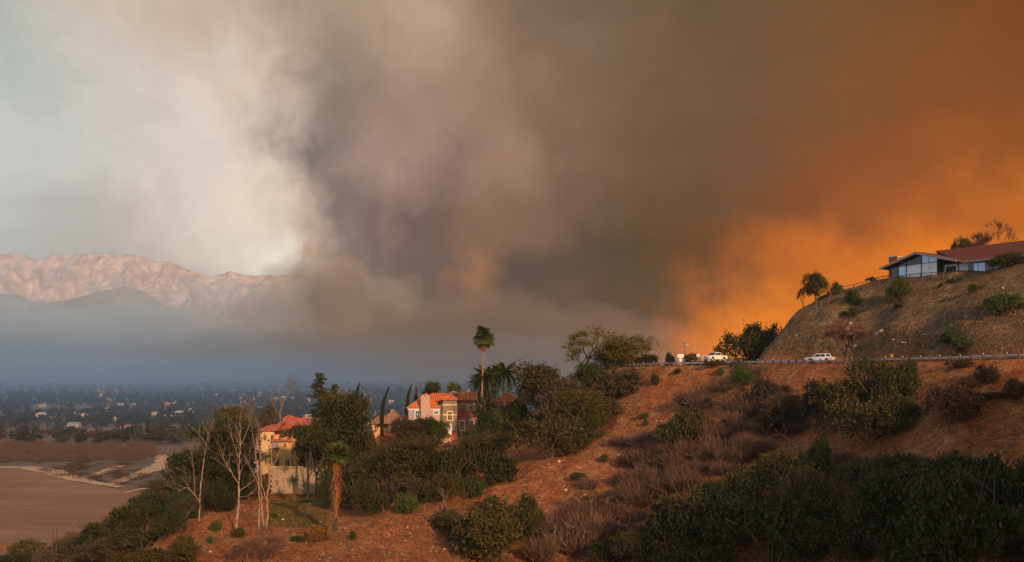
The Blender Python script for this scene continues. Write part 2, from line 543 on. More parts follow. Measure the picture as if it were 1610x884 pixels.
def mat_soil():
    m, n, l, b = mat_new('dry_soil')
    b.inputs['Roughness'].default_value = 0.95
    b.inputs['Specular IOR Level'].default_value = 0.15
    tc = N(n, 'ShaderNodeTexCoord')
    def nz(scale, det=6, rough=0.6, vec=None):
        t = N(n, 'ShaderNodeTexNoise'); t.inputs['Scale'].default_value = scale; t.inputs['Detail'].default_value = det; t.inputs['Roughness'].default_value = rough
        l.new(vec or tc.outputs['Object'], t.inputs['Vector']); return t
    def ramp(src, stops):
        r = N(n, 'ShaderNodeValToRGB'); e = r.color_ramp.elements
        e[0].position, e[0].color = stops[0][0], (*stops[0][1], 1)
        e[1].position, e[1].color = stops[-1][0], (*stops[-1][1], 1)
        for p, c in stops[1:-1]:
            x = e.new(p); x.color = (*c, 1)
        l.new(src, r.inputs[0]); return r
    # rust-red earth below the road
    a = ramp(nz(0.35, 8, 0.7).outputs['Fac'], [(0.3, (0.20, 0.060, 0.020)), (0.5, (0.32, 0.108, 0.037)), (0.72, (0.43, 0.195, 0.088))])
    # buff, gravelly cut slope above the road, its shade put into darker colours
    c = ramp(nz(0.45, 8, 0.72).outputs['Fac'], [(0.3, (0.085, 0.052, 0.026)), (0.5, (0.15, 0.096, 0.049)), (0.72, (0.28, 0.19, 0.115))])
    sp = N(n, 'ShaderNodeSeparateXYZ'); l.new(tc.outputs['Object'], sp.inputs[0])
    mr = N(n, 'ShaderNodeMapRange'); mr.inputs['From Min'].default_value = ZC + 1.8; mr.inputs['From Max'].default_value = ZC + 4.5
    l.new(sp.outputs[2], mr.inputs['Value'])
    mx = N(n, 'ShaderNodeMix', data_type='RGBA'); l.new(mr.outputs[0], mx.inputs[0]); l.new(a.outputs[0], mx.inputs[6]); l.new(c.outputs[0], mx.inputs[7])
    # dead-grass tan patches
    g = N(n, 'ShaderNodeMapRange'); g.inputs['From Min'].default_value = 0.5; g.inputs['From Max'].default_value = 0.68; g.inputs['To Max'].default_value = 0.6
    l.new(nz(0.12, 5, 0.6).outputs['Fac'], g.inputs['Value'])
    mx2 = N(n, 'ShaderNodeMix', data_type='RGBA'); l.new(g.outputs[0], mx2.inputs[0]); l.new(mx.outputs[2], mx2.inputs[6]); mx2.inputs[7].default_value = (0.27, 0.135, 0.05, 1)
    # gravel and pebbles: pale and dark specks
    vo = N(n, 'ShaderNodeTexVoronoi'); vo.inputs['Scale'].default_value = 2.6; l.new(tc.outputs['Object'], vo.inputs['Vector'])
    vs = N(n, 'ShaderNodeSeparateColor'); l.new(vo.outputs['Color'], vs.inputs[0])
    hs = N(n, 'ShaderNodeHueSaturation'); l.new(mx2.outputs[2], hs.inputs['Color'])
    mv = N(n, 'ShaderNodeMapRange'); mv.inputs['To Min'].default_value = 0.62; mv.inputs['To Max'].default_value = 1.45; l.new(vs.outputs[0], mv.inputs['Value']); l.new(mv.outputs[0], hs.inputs['Value'])
    # green grass on the lawn below the yellow mansion
    lx = at(470, 0, 200)
    ds = N(n, 'ShaderNodeVectorMath', operation='DISTANCE'); l.new(tc.outputs['Object'], ds.inputs[0]); ds.inputs[1].default_value = (lx.x, 200, ZC - 27)
    ad = N(n, 'ShaderNodeMath', operation='MULTIPLY_ADD'); l.new(nz(0.5, 4).outputs['Fac'], ad.inputs[0]); ad.inputs[1].default_value = 16; l.new(ds.outputs['Value'], ad.inputs[2])
    gm = N(n, 'ShaderNodeMapRange'); gm.inputs['From Min'].default_value = 20; gm.inputs['From Max'].default_value = 15; gm.inputs['To Max'].default_value = 0.85
    l.new(ad.outputs[0], gm.inputs['Value'])
    mx3 = N(n, 'ShaderNodeMix', data_type='RGBA'); l.new(gm.outputs[0], mx3.inputs[0]); l.new(hs.outputs[0], mx3.inputs[6]); mx3.inputs[7].default_value = (0.075, 0.075, 0.015, 1)
    l.new(mx3.outputs[2], b.inputs['Base Color'])
    bp = N(n, 'ShaderNodeBump'); bp.inputs['Distance'].default_value = 0.6; bp.inputs['Strength'].default_value = 1.0
    mm = N(n, 'ShaderNodeMath', operation='ADD'); l.new(nz(1.3, 9, 0.75).outputs['Fac'], mm.inputs[0]); 
    m5 = N(n, 'ShaderNodeMath', operation='MULTIPLY'); l.new(vo.outputs['Distance'], m5.inputs[0]); m5.inputs[1].default_value = -0.35
    l.new(m5.outputs[0], mm.inputs[1]); l.new(mm.outputs[0], bp.inputs['Height']); l.new(bp.outputs[0], b.inputs['Normal'])
    return m
SOIL = mat_soil()
hill = tag(obj('hillside', mesh_np('hillside', np.stack([GX.ravel(), GY.ravel(), GZ.ravel()], 1), Q, [SOIL], True)), kind='structure')

# cast rays from the camera onto the spur, so that plants can be rooted on it
def ground(px, py, near=95, far=300):
    d = Vector(((px - 805) / F, 1.0, (HY - py) / F))
    Ys = np.arange(near, far, 0.5)
    zr = ZC + d.z * Ys
    zh = height(d.x * Ys, Ys)
    k = np.argmax(zr < zh)
    if not (zr < zh).any():
        k = int(np.argmin(zr - zh))
    Y = Ys[k]
    return Vector((d.x * Y, Y, float(zh[k])))

# asphalt road behind the guardrail
ASPH = mat('asphalt', (0.055, 0.05, 0.047), 0.9, scale=1.5, bump=0.01)
PAINT = mat('road_paint', (0.7, 0.68, 0.6), 0.7, scale=4)
def ribbon(name, o0, o1, dz, m, segs=90, t0=0, t1=None):
    t1 = t1 or ROAD_LEN; V = []; 
    for k in range(segs + 1):
        p, d = road_at(t0 + (t1 - t0) * k / segs)
        d = Vector((d.x, d.y, 0)).normalized(); nn = Vector((-d.y, d.x, 0)); nn = -nn if nn.y < 0 else nn
        for off in (o0, o1):
            q = p + nn * off
            V.append((q.x, q.y, p.z + dz))
    f = np.array([(2 * i, 2 * i + 1, 2 * i + 3, 2 * i + 2) for i in range(segs)])
    return tag(obj(name, mesh_np(name, V, f, [m])), kind='structure')
ribbon('road', 0.7, 7.4, 0.12, ASPH)
ribbon('road_marking', 0.95, 1.07, 0.124, PAINT)
ribbon('road_marking', 3.95, 4.1, 0.124, mat('yellow_paint', (0.6, 0.4, 0.06)))
# the side street that the pickup comes from
sv = [at(1085, 572.4, 209), at(1180, 570.6, 197), at(1192, 567.2, 226), at(1080, 567.5, 240)]
m_ = MB()
for a_, b_ in ((0, 1), (1, 2), (2, 3), (3, 0)):
    m_.poly([tuple(sv[a_]), tuple(sv[b_]), (sv[b_].x, sv[b_].y, ZC - 1), (sv[a_].x, sv[a_].y, ZC - 1)])
m_.poly([tuple(v) for v in sv]).build('side_street', ASPH)['kind'] = 'structure'

# ------------------------------------------------------------------ valley floor, dry lake bed, tracks
def mat_valley():
    m, n, l, b = mat_new('valley_soil')
    b.inputs['Roughness'].default_value = 0.95
    tc = N(n, 'ShaderNodeTexCoord')
    t = N(n, 'ShaderNodeTexNoise'); t.inputs['Scale'].default_value = 0.012; t.inputs['Detail'].default_value = 9; t.inputs['Roughness'].default_value = 0.7
    l.new(tc.outputs['Object'], t.inputs['Vector'])
    r = N(n, 'ShaderNodeValToRGB'); e = r.color_ramp.elements
    e[0].position, e[0].color = 0.36, (0.06, 0.04, 0.028, 1)
    e[1].position, e[1].color = 0.66, (0.17, 0.12, 0.08, 1)
    x = e.new(0.5); x.color = (0.095, 0.058, 0.042, 1)
    l.new(t.outputs['Fac'], r.inputs[0]); l.new(r.outputs[0], b.inputs['Base Color'])
    return m
def mat_lake():
    m, n, l, b = mat_new('cracked_mud')
    b.inputs['Roughness'].default_value = 0.9
    tc = N(n, 'ShaderNodeTexCoord')
    mp = N(n, 'ShaderNodeMapping'); mp.inputs['Scale'].default_value = (0.0035, 0.012, 1); mp.inputs['Rotation'].default_value = (0, 0, 0.12)
    l.new(tc.outputs['Object'], mp.inputs[0])
    t = N(n, 'ShaderNodeTexNoise'); t.inputs['Scale'].default_value = 1.6; t.inputs['Detail'].default_value = 10; t.inputs['Roughness'].default_value = 0.62; t.inputs['Distortion'].default_value = 0.6
    l.new(mp.outputs[0], t.inputs['Vector'])
    r = N(n, 'ShaderNodeValToRGB'); e = r.color_ramp.elements
    e[0].position, e[0].color = 0.3, (0.15, 0.072, 0.036, 1)
    e[1].position, e[1].color = 0.75, (0.30, 0.16, 0.088, 1)
    x = e.new(0.5); x.color = (0.19, 0.094, 0.047, 1)
    l.new(t.outputs['Fac'], r.inputs[0])
    mp2 = N(n, 'ShaderNodeMapping'); mp2.inputs['Scale'].default_value = (0.02, 0.12, 1); mp2.inputs['Rotation'].default_value = (0, 0, -0.2); l.new(tc.outputs['Object'], mp2.inputs[0])
    t2 = N(n, 'ShaderNodeTexNoise'); t2.inputs['Scale'].default_value = 1.2; t2.inputs['Detail'].default_value = 8; t2.inputs['Roughness'].default_value = 0.7; l.new(mp2.outputs[0], t2.inputs['Vector'])
    mv = N(n, 'ShaderNodeMapRange'); mv.inputs['From Min'].default_value = 0.3; mv.inputs['From Max'].default_value = 0.7; mv.inputs['To Min'].default_value = 0.72; mv.inputs['To Max'].default_value = 1.28; l.new(t2.outputs['Fac'], mv.inputs['Value'])
    hs = N(n, 'ShaderNodeHueSaturation'); l.new(r.outputs[0], hs.inputs['Color']); l.new(mv.outputs[0], hs.inputs['Value']); l.new(hs.outputs[0], b.inputs['Base Color'])
    return m
VS = mat_valley()
vx = np.arange(-4600, 281, 60.0); vy = np.arange(-140, 6700, 60.0)
VX, VY = np.meshgrid(vx, vy)
VZ = fbm2(VX / 500, VY / 500, 3) * 8 * np.clip((VY - 900) / 600, 0, 1) + np.clip((VY - 1000) / 4000, 0, 1) * 14
nx2, ny2 = len(vx), len(vy); ii = np.arange(nx2 * ny2).reshape(ny2, nx2)
Q2 = np.stack([ii[:-1, :-1].ravel(), ii[:-1, 1:].ravel(), ii[1:, 1:].ravel(), ii[1:, :-1].ravel()], 1)
tag(obj('ground', mesh_np('ground', np.stack([VX.ravel(), VY.ravel(), VZ.ravel()], 1), Q2, [VS], True)), kind='structure')
def vpt(px, py, z=0.0):
    Y = (ZC - z) / ((py - HY) / F)
    return ((px - 805) / F * Y, Y, z)
def smooth_closed(pts, n=6, jit=0.0, seed=1):
    r = random.Random(seed); out = []; L = len(pts)
    for i in range(L):
        p0, p1, p2, p3 = (Vector(pts[(i + k - 1) % L]) for k in range(4))
        for k in range(n):
            t = k / n
            q = 0.5 * ((2 * p1) + (p2 - p0) * t + (2 * p0 - 5 * p1 + 4 * p2 - p3) * t * t + (3 * p1 - p0 - 3 * p2 + p3) * t ** 3)
            out.append((q.x + r.uniform(-jit, jit), q.y + r.uniform(-jit, jit), q.z))
    return out
LAKE = mat_lake()
edge = [(-260, 736), (-120, 737), (0, 738), (40, 738), (75, 744), (110, 755), (150, 762), (190, 770), (235, 775), (290, 778), (360, 784), (420, 800), (420, 990), (-300, 990)]
lk = smooth_closed([vpt(a, b, 0.25) for a, b in edge], 8, 1.5)
MB().poly(lk[::-1]).build('lake_bed', LAKE)['kind'] = 'structure'
# pale sandy rim round the lake bed and tracks across the flats
SAND = mat('pale_sand', (0.42, 0.27, 0.17), 0.95, scale=0.03, var=0.25)
def track(name, pts, w, z, m=SAND):
    P3 = [Vector(vpt(a, b, z)) for a, b in pts]
    r = random.Random(len(pts)); V = []; C = []
    for i in range(len(P3) - 1):
        for k in range(8):
            t = k / 8
            C.append((P3[i].lerp(P3[i + 1], t), w[i] * (1 - t) + w[i + 1] * t))
    C.append((P3[-1], w[-1]))
    for i, (c, ww) in enumerate(C):
        d = C[min(i + 2, len(C) - 1)][0] - C[max(i - 2, 0)][0]; d.normalize(); nn = Vector((-d.y, d.x, 0))
        V.append(c + nn * ww * (0.5 + r.uniform(-.08, .08))); V.append(c - nn * ww * (0.5 + r.uniform(-.08, .08)))
    f = np.array([(2 * i, 2 * i + 1, 2 * i + 3, 2 * i + 2) for i in range(len(C) - 1)])
    return tag(obj(name, mesh_np(name, [tuple(v) for v in V], f, [m])), kind='structure')
track('path', [(-200, 733), (0, 735), (45, 735), (80, 741), (115, 752), (150, 759), (190, 766)], [14, 14, 16, 16, 12, 8, 5], 0.45)
track('path', [(172, 762), (200, 752), (232, 741), (262, 730), (272, 722), (268, 717)], [8, 10, 13, 20, 26, 22], 0.40)
track('path', [(268, 717), (300, 716), (340, 714)], [24, 24, 20], 0.50)
track('path', [(120, 752), (142, 748), (165, 742), (182, 735), (192, 732)], [8, 8, 9, 10, 5], 0.35)
track('path', [(230, 717), (262, 716)], [5, 12], 0.44)
track('path', [(195, 775), (225, 768), (252, 769), (300, 772)], [3, 4, 5, 6], 0.50)
track('path', [(62, 711), (95, 712), (130, 713)], [3, 5, 3], 0.30)
track('path', [(150, 700), (180, 699), (210, 701), (238, 704)], [4, 4, 3, 5], 0.30)

# ------------------------------------------------------------------ mountains beyond the valley
def mat_mountain(name, rock, brush):
    m, n, l, b = mat_new(name)
    b.inputs['Roughness'].default_value = 0.95
    tc = N(n, 'ShaderNodeTexCoord'); geo = N(n, 'ShaderNodeNewGeometry')
    mp = N(n, 'ShaderNodeMapping'); mp.inputs['Scale'].default_value = (1, 1, 0.55); l.new(tc.outputs['Object'], mp.inputs[0])
    t = N(n, 'ShaderNodeTexNoise'); t.inputs['Scale'].default_value = 0.011; t.inputs['Detail'].default_value = 12; t.inputs['Roughness'].default_value = 0.72
    l.new(mp.outputs[0], t.inputs['Vector'])
    r = N(n, 'ShaderNodeValToRGB'); e = r.color_ramp.elements
    e[0].position, e[0].color = 0.44, (*brush, 1)
    e[1].position, e[1].color = 0.64, (*rock, 1)
    l.new(t.outputs['Fac'], r.inputs[0]); l.new(r.outputs[0], b.inputs['Base Color'])
    bp = N(n, 'ShaderNodeBump'); bp.inputs['Distance'].default_value = 18; bp.inputs['Strength'].default_value = 1
    l.new(t.outputs['Fac'], bp.inputs['Height']); l.new(bp.outputs[0], b.inputs['Normal'])
    return m
def mountain(name, prof, Y0, depth, px0, px1, nseg, m, rough, foot, seed):
    """prof: ridge line as (px, py) seen from the photograph's spot, standing at distance Y0+depth"""
    pxs = np.linspace(px0, px1, nseg); py = np.interp(pxs, [p[0] for p in prof], [p[1] for p in prof])
    Yr = Y0 + depth; x = (pxs - 805) / F * Yr; top = ZC + (HY - py) / F * Yr
    nd = 110; V = np.zeros((nd * 2, nseg, 3))
    for j in range(nd * 2):
        s = j / (nd - 1) if j < nd else 1 + (j - nd + 1) / nd
        yy = Y0 + depth * s
        k = min(s, 2 - s) ; k = max(k, 0)
        wob = fbm2(x / 420 + seed, np.full(nseg, yy / 520), 4) * 380 * math.sin(min(s, 1) * math.pi) if s < 1 else 0
        ridg = 1 - 2 * np.abs(fbm2(x / 200 + seed * 3, np.full(nseg, yy / 1900 + seed), 5, 0.45)) * 2
        base = foot + (top - foot) * k ** 1.05
        h = base + (ridg - 0.7) * rough * (k * (1 - k) * 3.2 + 0.05) + fbm2(x / 90 + seed, np.full(nseg, yy / 90), 4) * rough * 0.16
        V[j, :, 0] = x + wob; V[j, :, 1] = yy; V[j, :, 2] = np.maximum(h, foot - 30)
    ii = np.arange(nd * 2 * nseg).reshape(nd * 2, nseg)
    q = np.stack([ii[:-1, :-1].ravel(), ii[:-1, 1:].ravel(), ii[1:, 1:].ravel(), ii[1:, :-1].ravel()], 1)
    return tag(obj(name, mesh_np(name, V.reshape(-1, 3), q, [m], True)), kind='structure')
ridge = [(-700, 430), (-300, 420), (-120, 412), (-40, 405), (0, 398), (18, 396), (40, 402), (55, 407), (72, 405), (88, 400), (110, 401), (150, 396), (190, 398), (215, 402), (240, 408), (268, 411), (290, 420), (310, 430), (330, 433),
         (345, 432), (362, 427), (385, 430), (405, 434), (430, 434), (455, 432), (470, 437), (490, 443), (520, 462), (560, 500), (620, 560), (900, 580)]
mountain('mountains', ridge, 7300, 2000, -500, 860, 620, mat_mountain('granite_and_scrub', (0.68, 0.55, 0.56), (0.34, 0.27, 0.29)), 260, 0, 3)
foothill = [(-700, 500), (-200, 480), (-60, 470), (0, 462), (30, 464), (60, 478), (100, 473), (140, 464), (160, 458), (178, 455), (190, 451), (205, 451), (220, 456), (235, 464), (250, 474), (275, 486), (330, 520), (420, 560), (560, 580), (860, 583)]
mountain('foothills', foothill, 6620, 620, -500, 860, 360, mat_mountain('hazed_scrub', (0.30, 0.26, 0.27), (0.19, 0.17, 0.18)), 60, 0, 11)  # scrub colour lightened to carry haze over the foothills

# ------------------------------------------------------------------ haze over valley and spur, smoke before the mountains
def vol_mat(name, dens, col, aniso=0.0):
    m = bpy.data.materials.new(name); m.use_nodes = True
    n, l = m.node_tree.nodes, m.node_tree.links; n.clear()
    o = N(n, 'ShaderNodeOutputMaterial'); v = N(n, 'ShaderNodeVolumePrincipled')
    v.inputs['Density'].default_value = dens; v.inputs['Color'].default_value = (*col, 1); v.inputs['Anisotropy'].default_value = aniso
    l.new(v.outputs[0], o.inputs['Volume']); return m
MB().b2((-4700, -160, -40), (290, 5440, ZC + 130)).build('haze', vol_mat('pale_haze', 1 / 6500, (0.29, 0.32, 0.36)))['kind'] = 'stuff'

def smoke_body(px, py, Y, rx, ry, rz, dens, col, seed, amp=0.35):
    c = at(px, py, Y)
    bm = bmesh.new(); bmesh.ops.create_icosphere(bm, subdivisions=5, radius=1)
    for v in bm.verts:
        d = v.co.normalized()
        k = 1 + amp * (mnoise.fractal(d * 1.6 + Vector((seed * 7.1, 0, seed)), 1.0, 2.0, 4)) + 0.1 * mnoise.noise(d * 6 + Vector((seed, 3, 0)))
        v.co = Vector((d.x * rx * k, d.y * ry * k, d.z * rz * k))
    me = bpy.data.meshes.new('smoke'); bm.to_mesh(me); bm.free()
    me.materials.append(vol_mat('smoke_%d' % seed, dens, col))
    return tag(obj('smoke', me, loc=c), kind='stuff')
BLUE = (0.60, 0.84, 1.0); GREY = (0.36, 0.31, 0.285)
smoke_body(-40, 560, 6080, 1500, 480, 330, 1 / 760, BLUE, 1, .6)
smoke_body(330, 560, 6060, 1300, 470, 360, 1 / 760, (0.66, 0.76, 0.88), 2, .6)
smoke_body(150, 540, 6080, 1900, 480, 660, 1 / 1200, (0.62, 0.82, 1.0), 3, .5)
smoke_body(-420, 560, 6080, 1300, 480, 420, 1 / 700, BLUE, 9, .6)
smoke_body(720, 560, 6050, 800, 470, 380, 1 / 560, GREY, 4, .6)
smoke_body(550, 540, 6080, 430, 480, 470, 1 / 420, (0.50, 0.45, 0.43), 5, .55)
smoke_body(480, 510, 6060, 420, 480, 330, 1 / 600, (0.56, 0.53, 0.52), 12, .6)
smoke_body(860, 570, 6060, 800, 470, 300, 1 / 700, GREY, 6, .6)
# low smoke lying on the far town
smoke_body(-60, 590, 4500, 1500, 1000, 240, 1 / 1900, (0.46, 0.68, 0.96), 7, 0.6)
smoke_body(640, 590, 4500, 1100, 1000, 220, 1 / 1500, (0.30, 0.28, 0.27), 8, 0.6)
smoke_body(20, 615, 3000, 1150, 900, 150, 1 / 2200, (0.24, 0.52, 1.0), 10, 0.5)
smoke_body(120, 640, 1550, 1000, 720, 110, 1 / 3800, (0.12, 0.46, 1.0), 11, 0.4)

# ------------------------------------------------------------------ plants
OAK = mat_leaf('oak_leaves', (0.020, 0.026, 0.006), (0.07, 0.07, 0.014))
PINE = mat_leaf('pine_needles', (0.022, 0.034, 0.014), (0.06, 0.075, 0.028))
OLIVE = mat_leaf('olive_leaves', (0.045, 0.038, 0.010), (0.115, 0.088, 0.022))
SAGE = mat_leaf('sage_leaves', (0.045, 0.033, 0.018), (0.11, 0.078, 0.04))
GREEN = mat_leaf('fresh_leaves', (0.04, 0.06, 0.012), (0.10, 0.12, 0.025))
BROWN = mat_leaf('dead_leaves', (0.055, 0.028, 0.016), (0.13, 0.062, 0.036))
PURPLE = mat_leaf('dry_twigs', (0.095, 0.048, 0.034), (0.23, 0.13, 0.09), trans=0.25)
GOLD = mat_leaf('golden_leaves', (0.09, 0.078, 0.018), (0.22, 0.165, 0.04))
DUSK = mat_leaf('dusky_twigs', (0.09, 0.035, 0.03), (0.20, 0.08, 0.065), trans=0.1)
RUST = mat_leaf('rust_leaves', (0.06, 0.045, 0.012), (0.15, 0.095, 0.026))
STRAW = mat_leaf('straw', (0.20, 0.10, 0.045), (0.42, 0.24, 0.11), trans=0.15)
PALM = mat_leaf('palm_leaves', (0.03, 0.045, 0.012), (0.10, 0.12, 0.03))
SKIRT = mat_leaf('dead_palm_skirt', (0.13, 0.05, 0.02), (0.34, 0.14, 0.055))
FLOWER = mat_leaf('orange_blossom', (0.05, 0.045, 0.015), (0.5, 0.20, 0.03))
BARK = mat('bark', (0.10, 0.065, 0.045), 0.9, scale=6, var=0.4, bump=0.02)
PALE_BARK = mat('pale_eucalyptus_bark', (0.44, 0.30, 0.235), 0.8, scale=1.4, c2=(0.20, 0.125, 0.095), bump=0.01)
DEAD_WOOD = mat('dead_wood', (0.36, 0.25, 0.19), 0.9, scale=5, c2=(0.15, 0.09, 0.06))
DARK_BARK = mat('dark_bark', (0.055, 0.04, 0.03), 0.9, scale=5, var=0.4)

def quads_at(rs, C, size, nrm=None, aspect=0.55):
    """one diamond leaf per centre"""
    n = len(C)
    a = rs.normal(size=(n, 3)); a /= np.linalg.norm(a, axis=1)[:, None] + 1e-9
    if nrm is not None:
        a = a * 0.8 + nrm; a /= np.linalg.norm(a, axis=1)[:, None] + 1e-9
    t = rs.normal(size=(n, 3)); u = np.cross(a, t); u /= np.linalg.norm(u, axis=1)[:, None] + 1e-9
    v = np.cross(a, u)
    s = (np.asarray(size) * rs.uniform(0.6, 1.3, n))[:, None]
    V = np.stack([C - u * s, C - v * s * aspect, C + u * s, C + v * s * aspect], 1).reshape(-1, 3)
    return V, np.arange(4 * n).reshape(n, 4)

def crown_pts(rs, lobes, n, clumps=38, spread=0.20, hollow=0.35, cap=0):
    """points in leaf clumps that sit on the shells of the lobes, with gaps between"""
    vol = np.array([l[3] * l[4] * l[5] for l in lobes]) ** (2 / 3.); vol /= vol.sum()
    out = []
    for (cx, cy, cz, rx, ry, rz), w in zip(lobes, vol):
        k = max(6, int(clumps * w * len(lobes) ** 0.5))
        d = rs.normal(size=(k, 3)); d /= np.linalg.norm(d, axis=1)[:, None]
        d[:, 2] = np.where(d[:, 2] < -0.5, -d[:, 2], d[:, 2])
        r = rs.uniform(hollow, 1.0, k) ** 0.6
        cc = d * r[:, None]
        m = max(10, int(n * w)); i = rs.randint(0, k, m)
        sp = spread * rs.uniform(0.6, 1.5, k)[i]
        p = cc[i] + rs.normal(size=(m, 3)) * sp[:, None]
        if cap: p /= np.maximum(1, np.linalg.norm(p, axis=1) / cap)[:, None]
        out.append(p * np.array([rx, ry, rz]) + np.array([cx, cy, cz]))
    return np.concatenate(out)

def foliage_mesh(name, seed, lobes, n, leaf, mats, **kw):
    rs = np.random.RandomState(seed)
    C = crown_pts(rs, lobes, n, **kw)
    V, Fq = quads_at(rs, C, leaf)
    V[:, 2] = np.maximum(V[:, 2], -0.4)
    rnd = np.repeat(np.clip(rs.normal(0.45, 0.25, len(C)), 0, 1), 4)
    return mesh_np(name, V, Fq, mats, attrs={'rnd': rnd})

def limbs(mb, rs, p, d, L, r, depth, spread=0.55, up=0.12, shrink=0.74, kids=(2, 3), sides=5, ends=None, droop=0.0):
    """recursive tapered limbs"""
    pts = [p]; rad = [r]; q = Vector(p); dd = Vector(d).normalized(); seg = 3
    for i in range(seg):
        dd = (dd + Vector((rs.uniform(-.16, .16), rs.uniform(-.16, .16), rs.uniform(-.1, .1) + up * 0.3 - droop))).normalized()
        q = q + dd * (L / seg); pts.append(q.copy()); rad.append(r * (1 - 0.32 * (i + 1) / seg))
    mb.tube(pts, rad, max(3, sides), cap=False)
    if depth <= 0:
        if ends is not None: ends.append((q.copy(), dd.copy()))
        return
    k = rs.randint(*kids)
    a0 = rs.uniform(0, 6.28)
    for j in range(k):
        a = a0 + j * 6.283 / k + rs.uniform(-.4, .4)
        s = spread * rs.uniform(0.6, 1.3)
        e1 = dd.cross(Vector((0, 0, 1)));
        if e1.length < 0.05: e1 = Vector((1, 0, 0))
        e1.normalize(); e2 = dd.cross(e1)
        nd = (dd * math.cos(s) + (e1 * math.cos(a) + e2 * math.sin(a)) * math.sin(s)); nd.z += up; nd.normalize()
        limbs(mb, rs, q, nd, L * shrink * rs.uniform(0.75, 1.15), r * 0.62, depth - 1, spread, up, shrink, kids, sides - 1, ends, droop)

# -- unit plants: crown radius about 1 x size metres; built once, copied after
_lib = {}
def lobe_set(rs, kind):
    L = []
    if kind == 'round':
        for i in range(6):
            a = rs.uniform(0, 6.28); r = rs.uniform(0.8, 1.6)
            L.append((math.cos(a) * r, math.sin(a) * r, rs.uniform(2.2, 4.6), rs.uniform(1.5, 2.3), rs.uniform(1.5, 2.3), rs.uniform(1.2, 1.9)))
        L.append((0, 0, 3.2, 2.3, 2.3, 2.2))
    elif kind == 'low':
        for i in range(7):
            a = rs.uniform(0, 6.28); r = rs.uniform(0.5, 2.4)
            L.append((math.cos(a) * r, math.sin(a) * r, rs.uniform(0.5, 1.6), rs.uniform(1.0, 1.8), rs.uniform(1.0, 1.8), rs.uniform(0.8, 1.5)))
    elif kind == 'spread':
        for i in range(9):
            a = rs.uniform(0, 6.28); r = rs.uniform(1.0, 3.1)
            L.append((math.cos(a) * r, math.sin(a) * r, rs.uniform(4.2, 6.2), rs.uniform(1.0, 1.9), rs.uniform(1.0, 1.9), rs.uniform(0.6, 1.1)))
    elif kind == 'tall':
        for i in range(8):
            a = rs.uniform(0, 6.28); r = rs.uniform(0.3, 1.5)
            L.append((math.cos(a) * r, math.sin(a) * r, 2.0 + i * 0.95, rs.uniform(1.0, 1.9), rs.uniform(1.0, 1.9), rs.uniform(0.9, 1.4)))
    return L

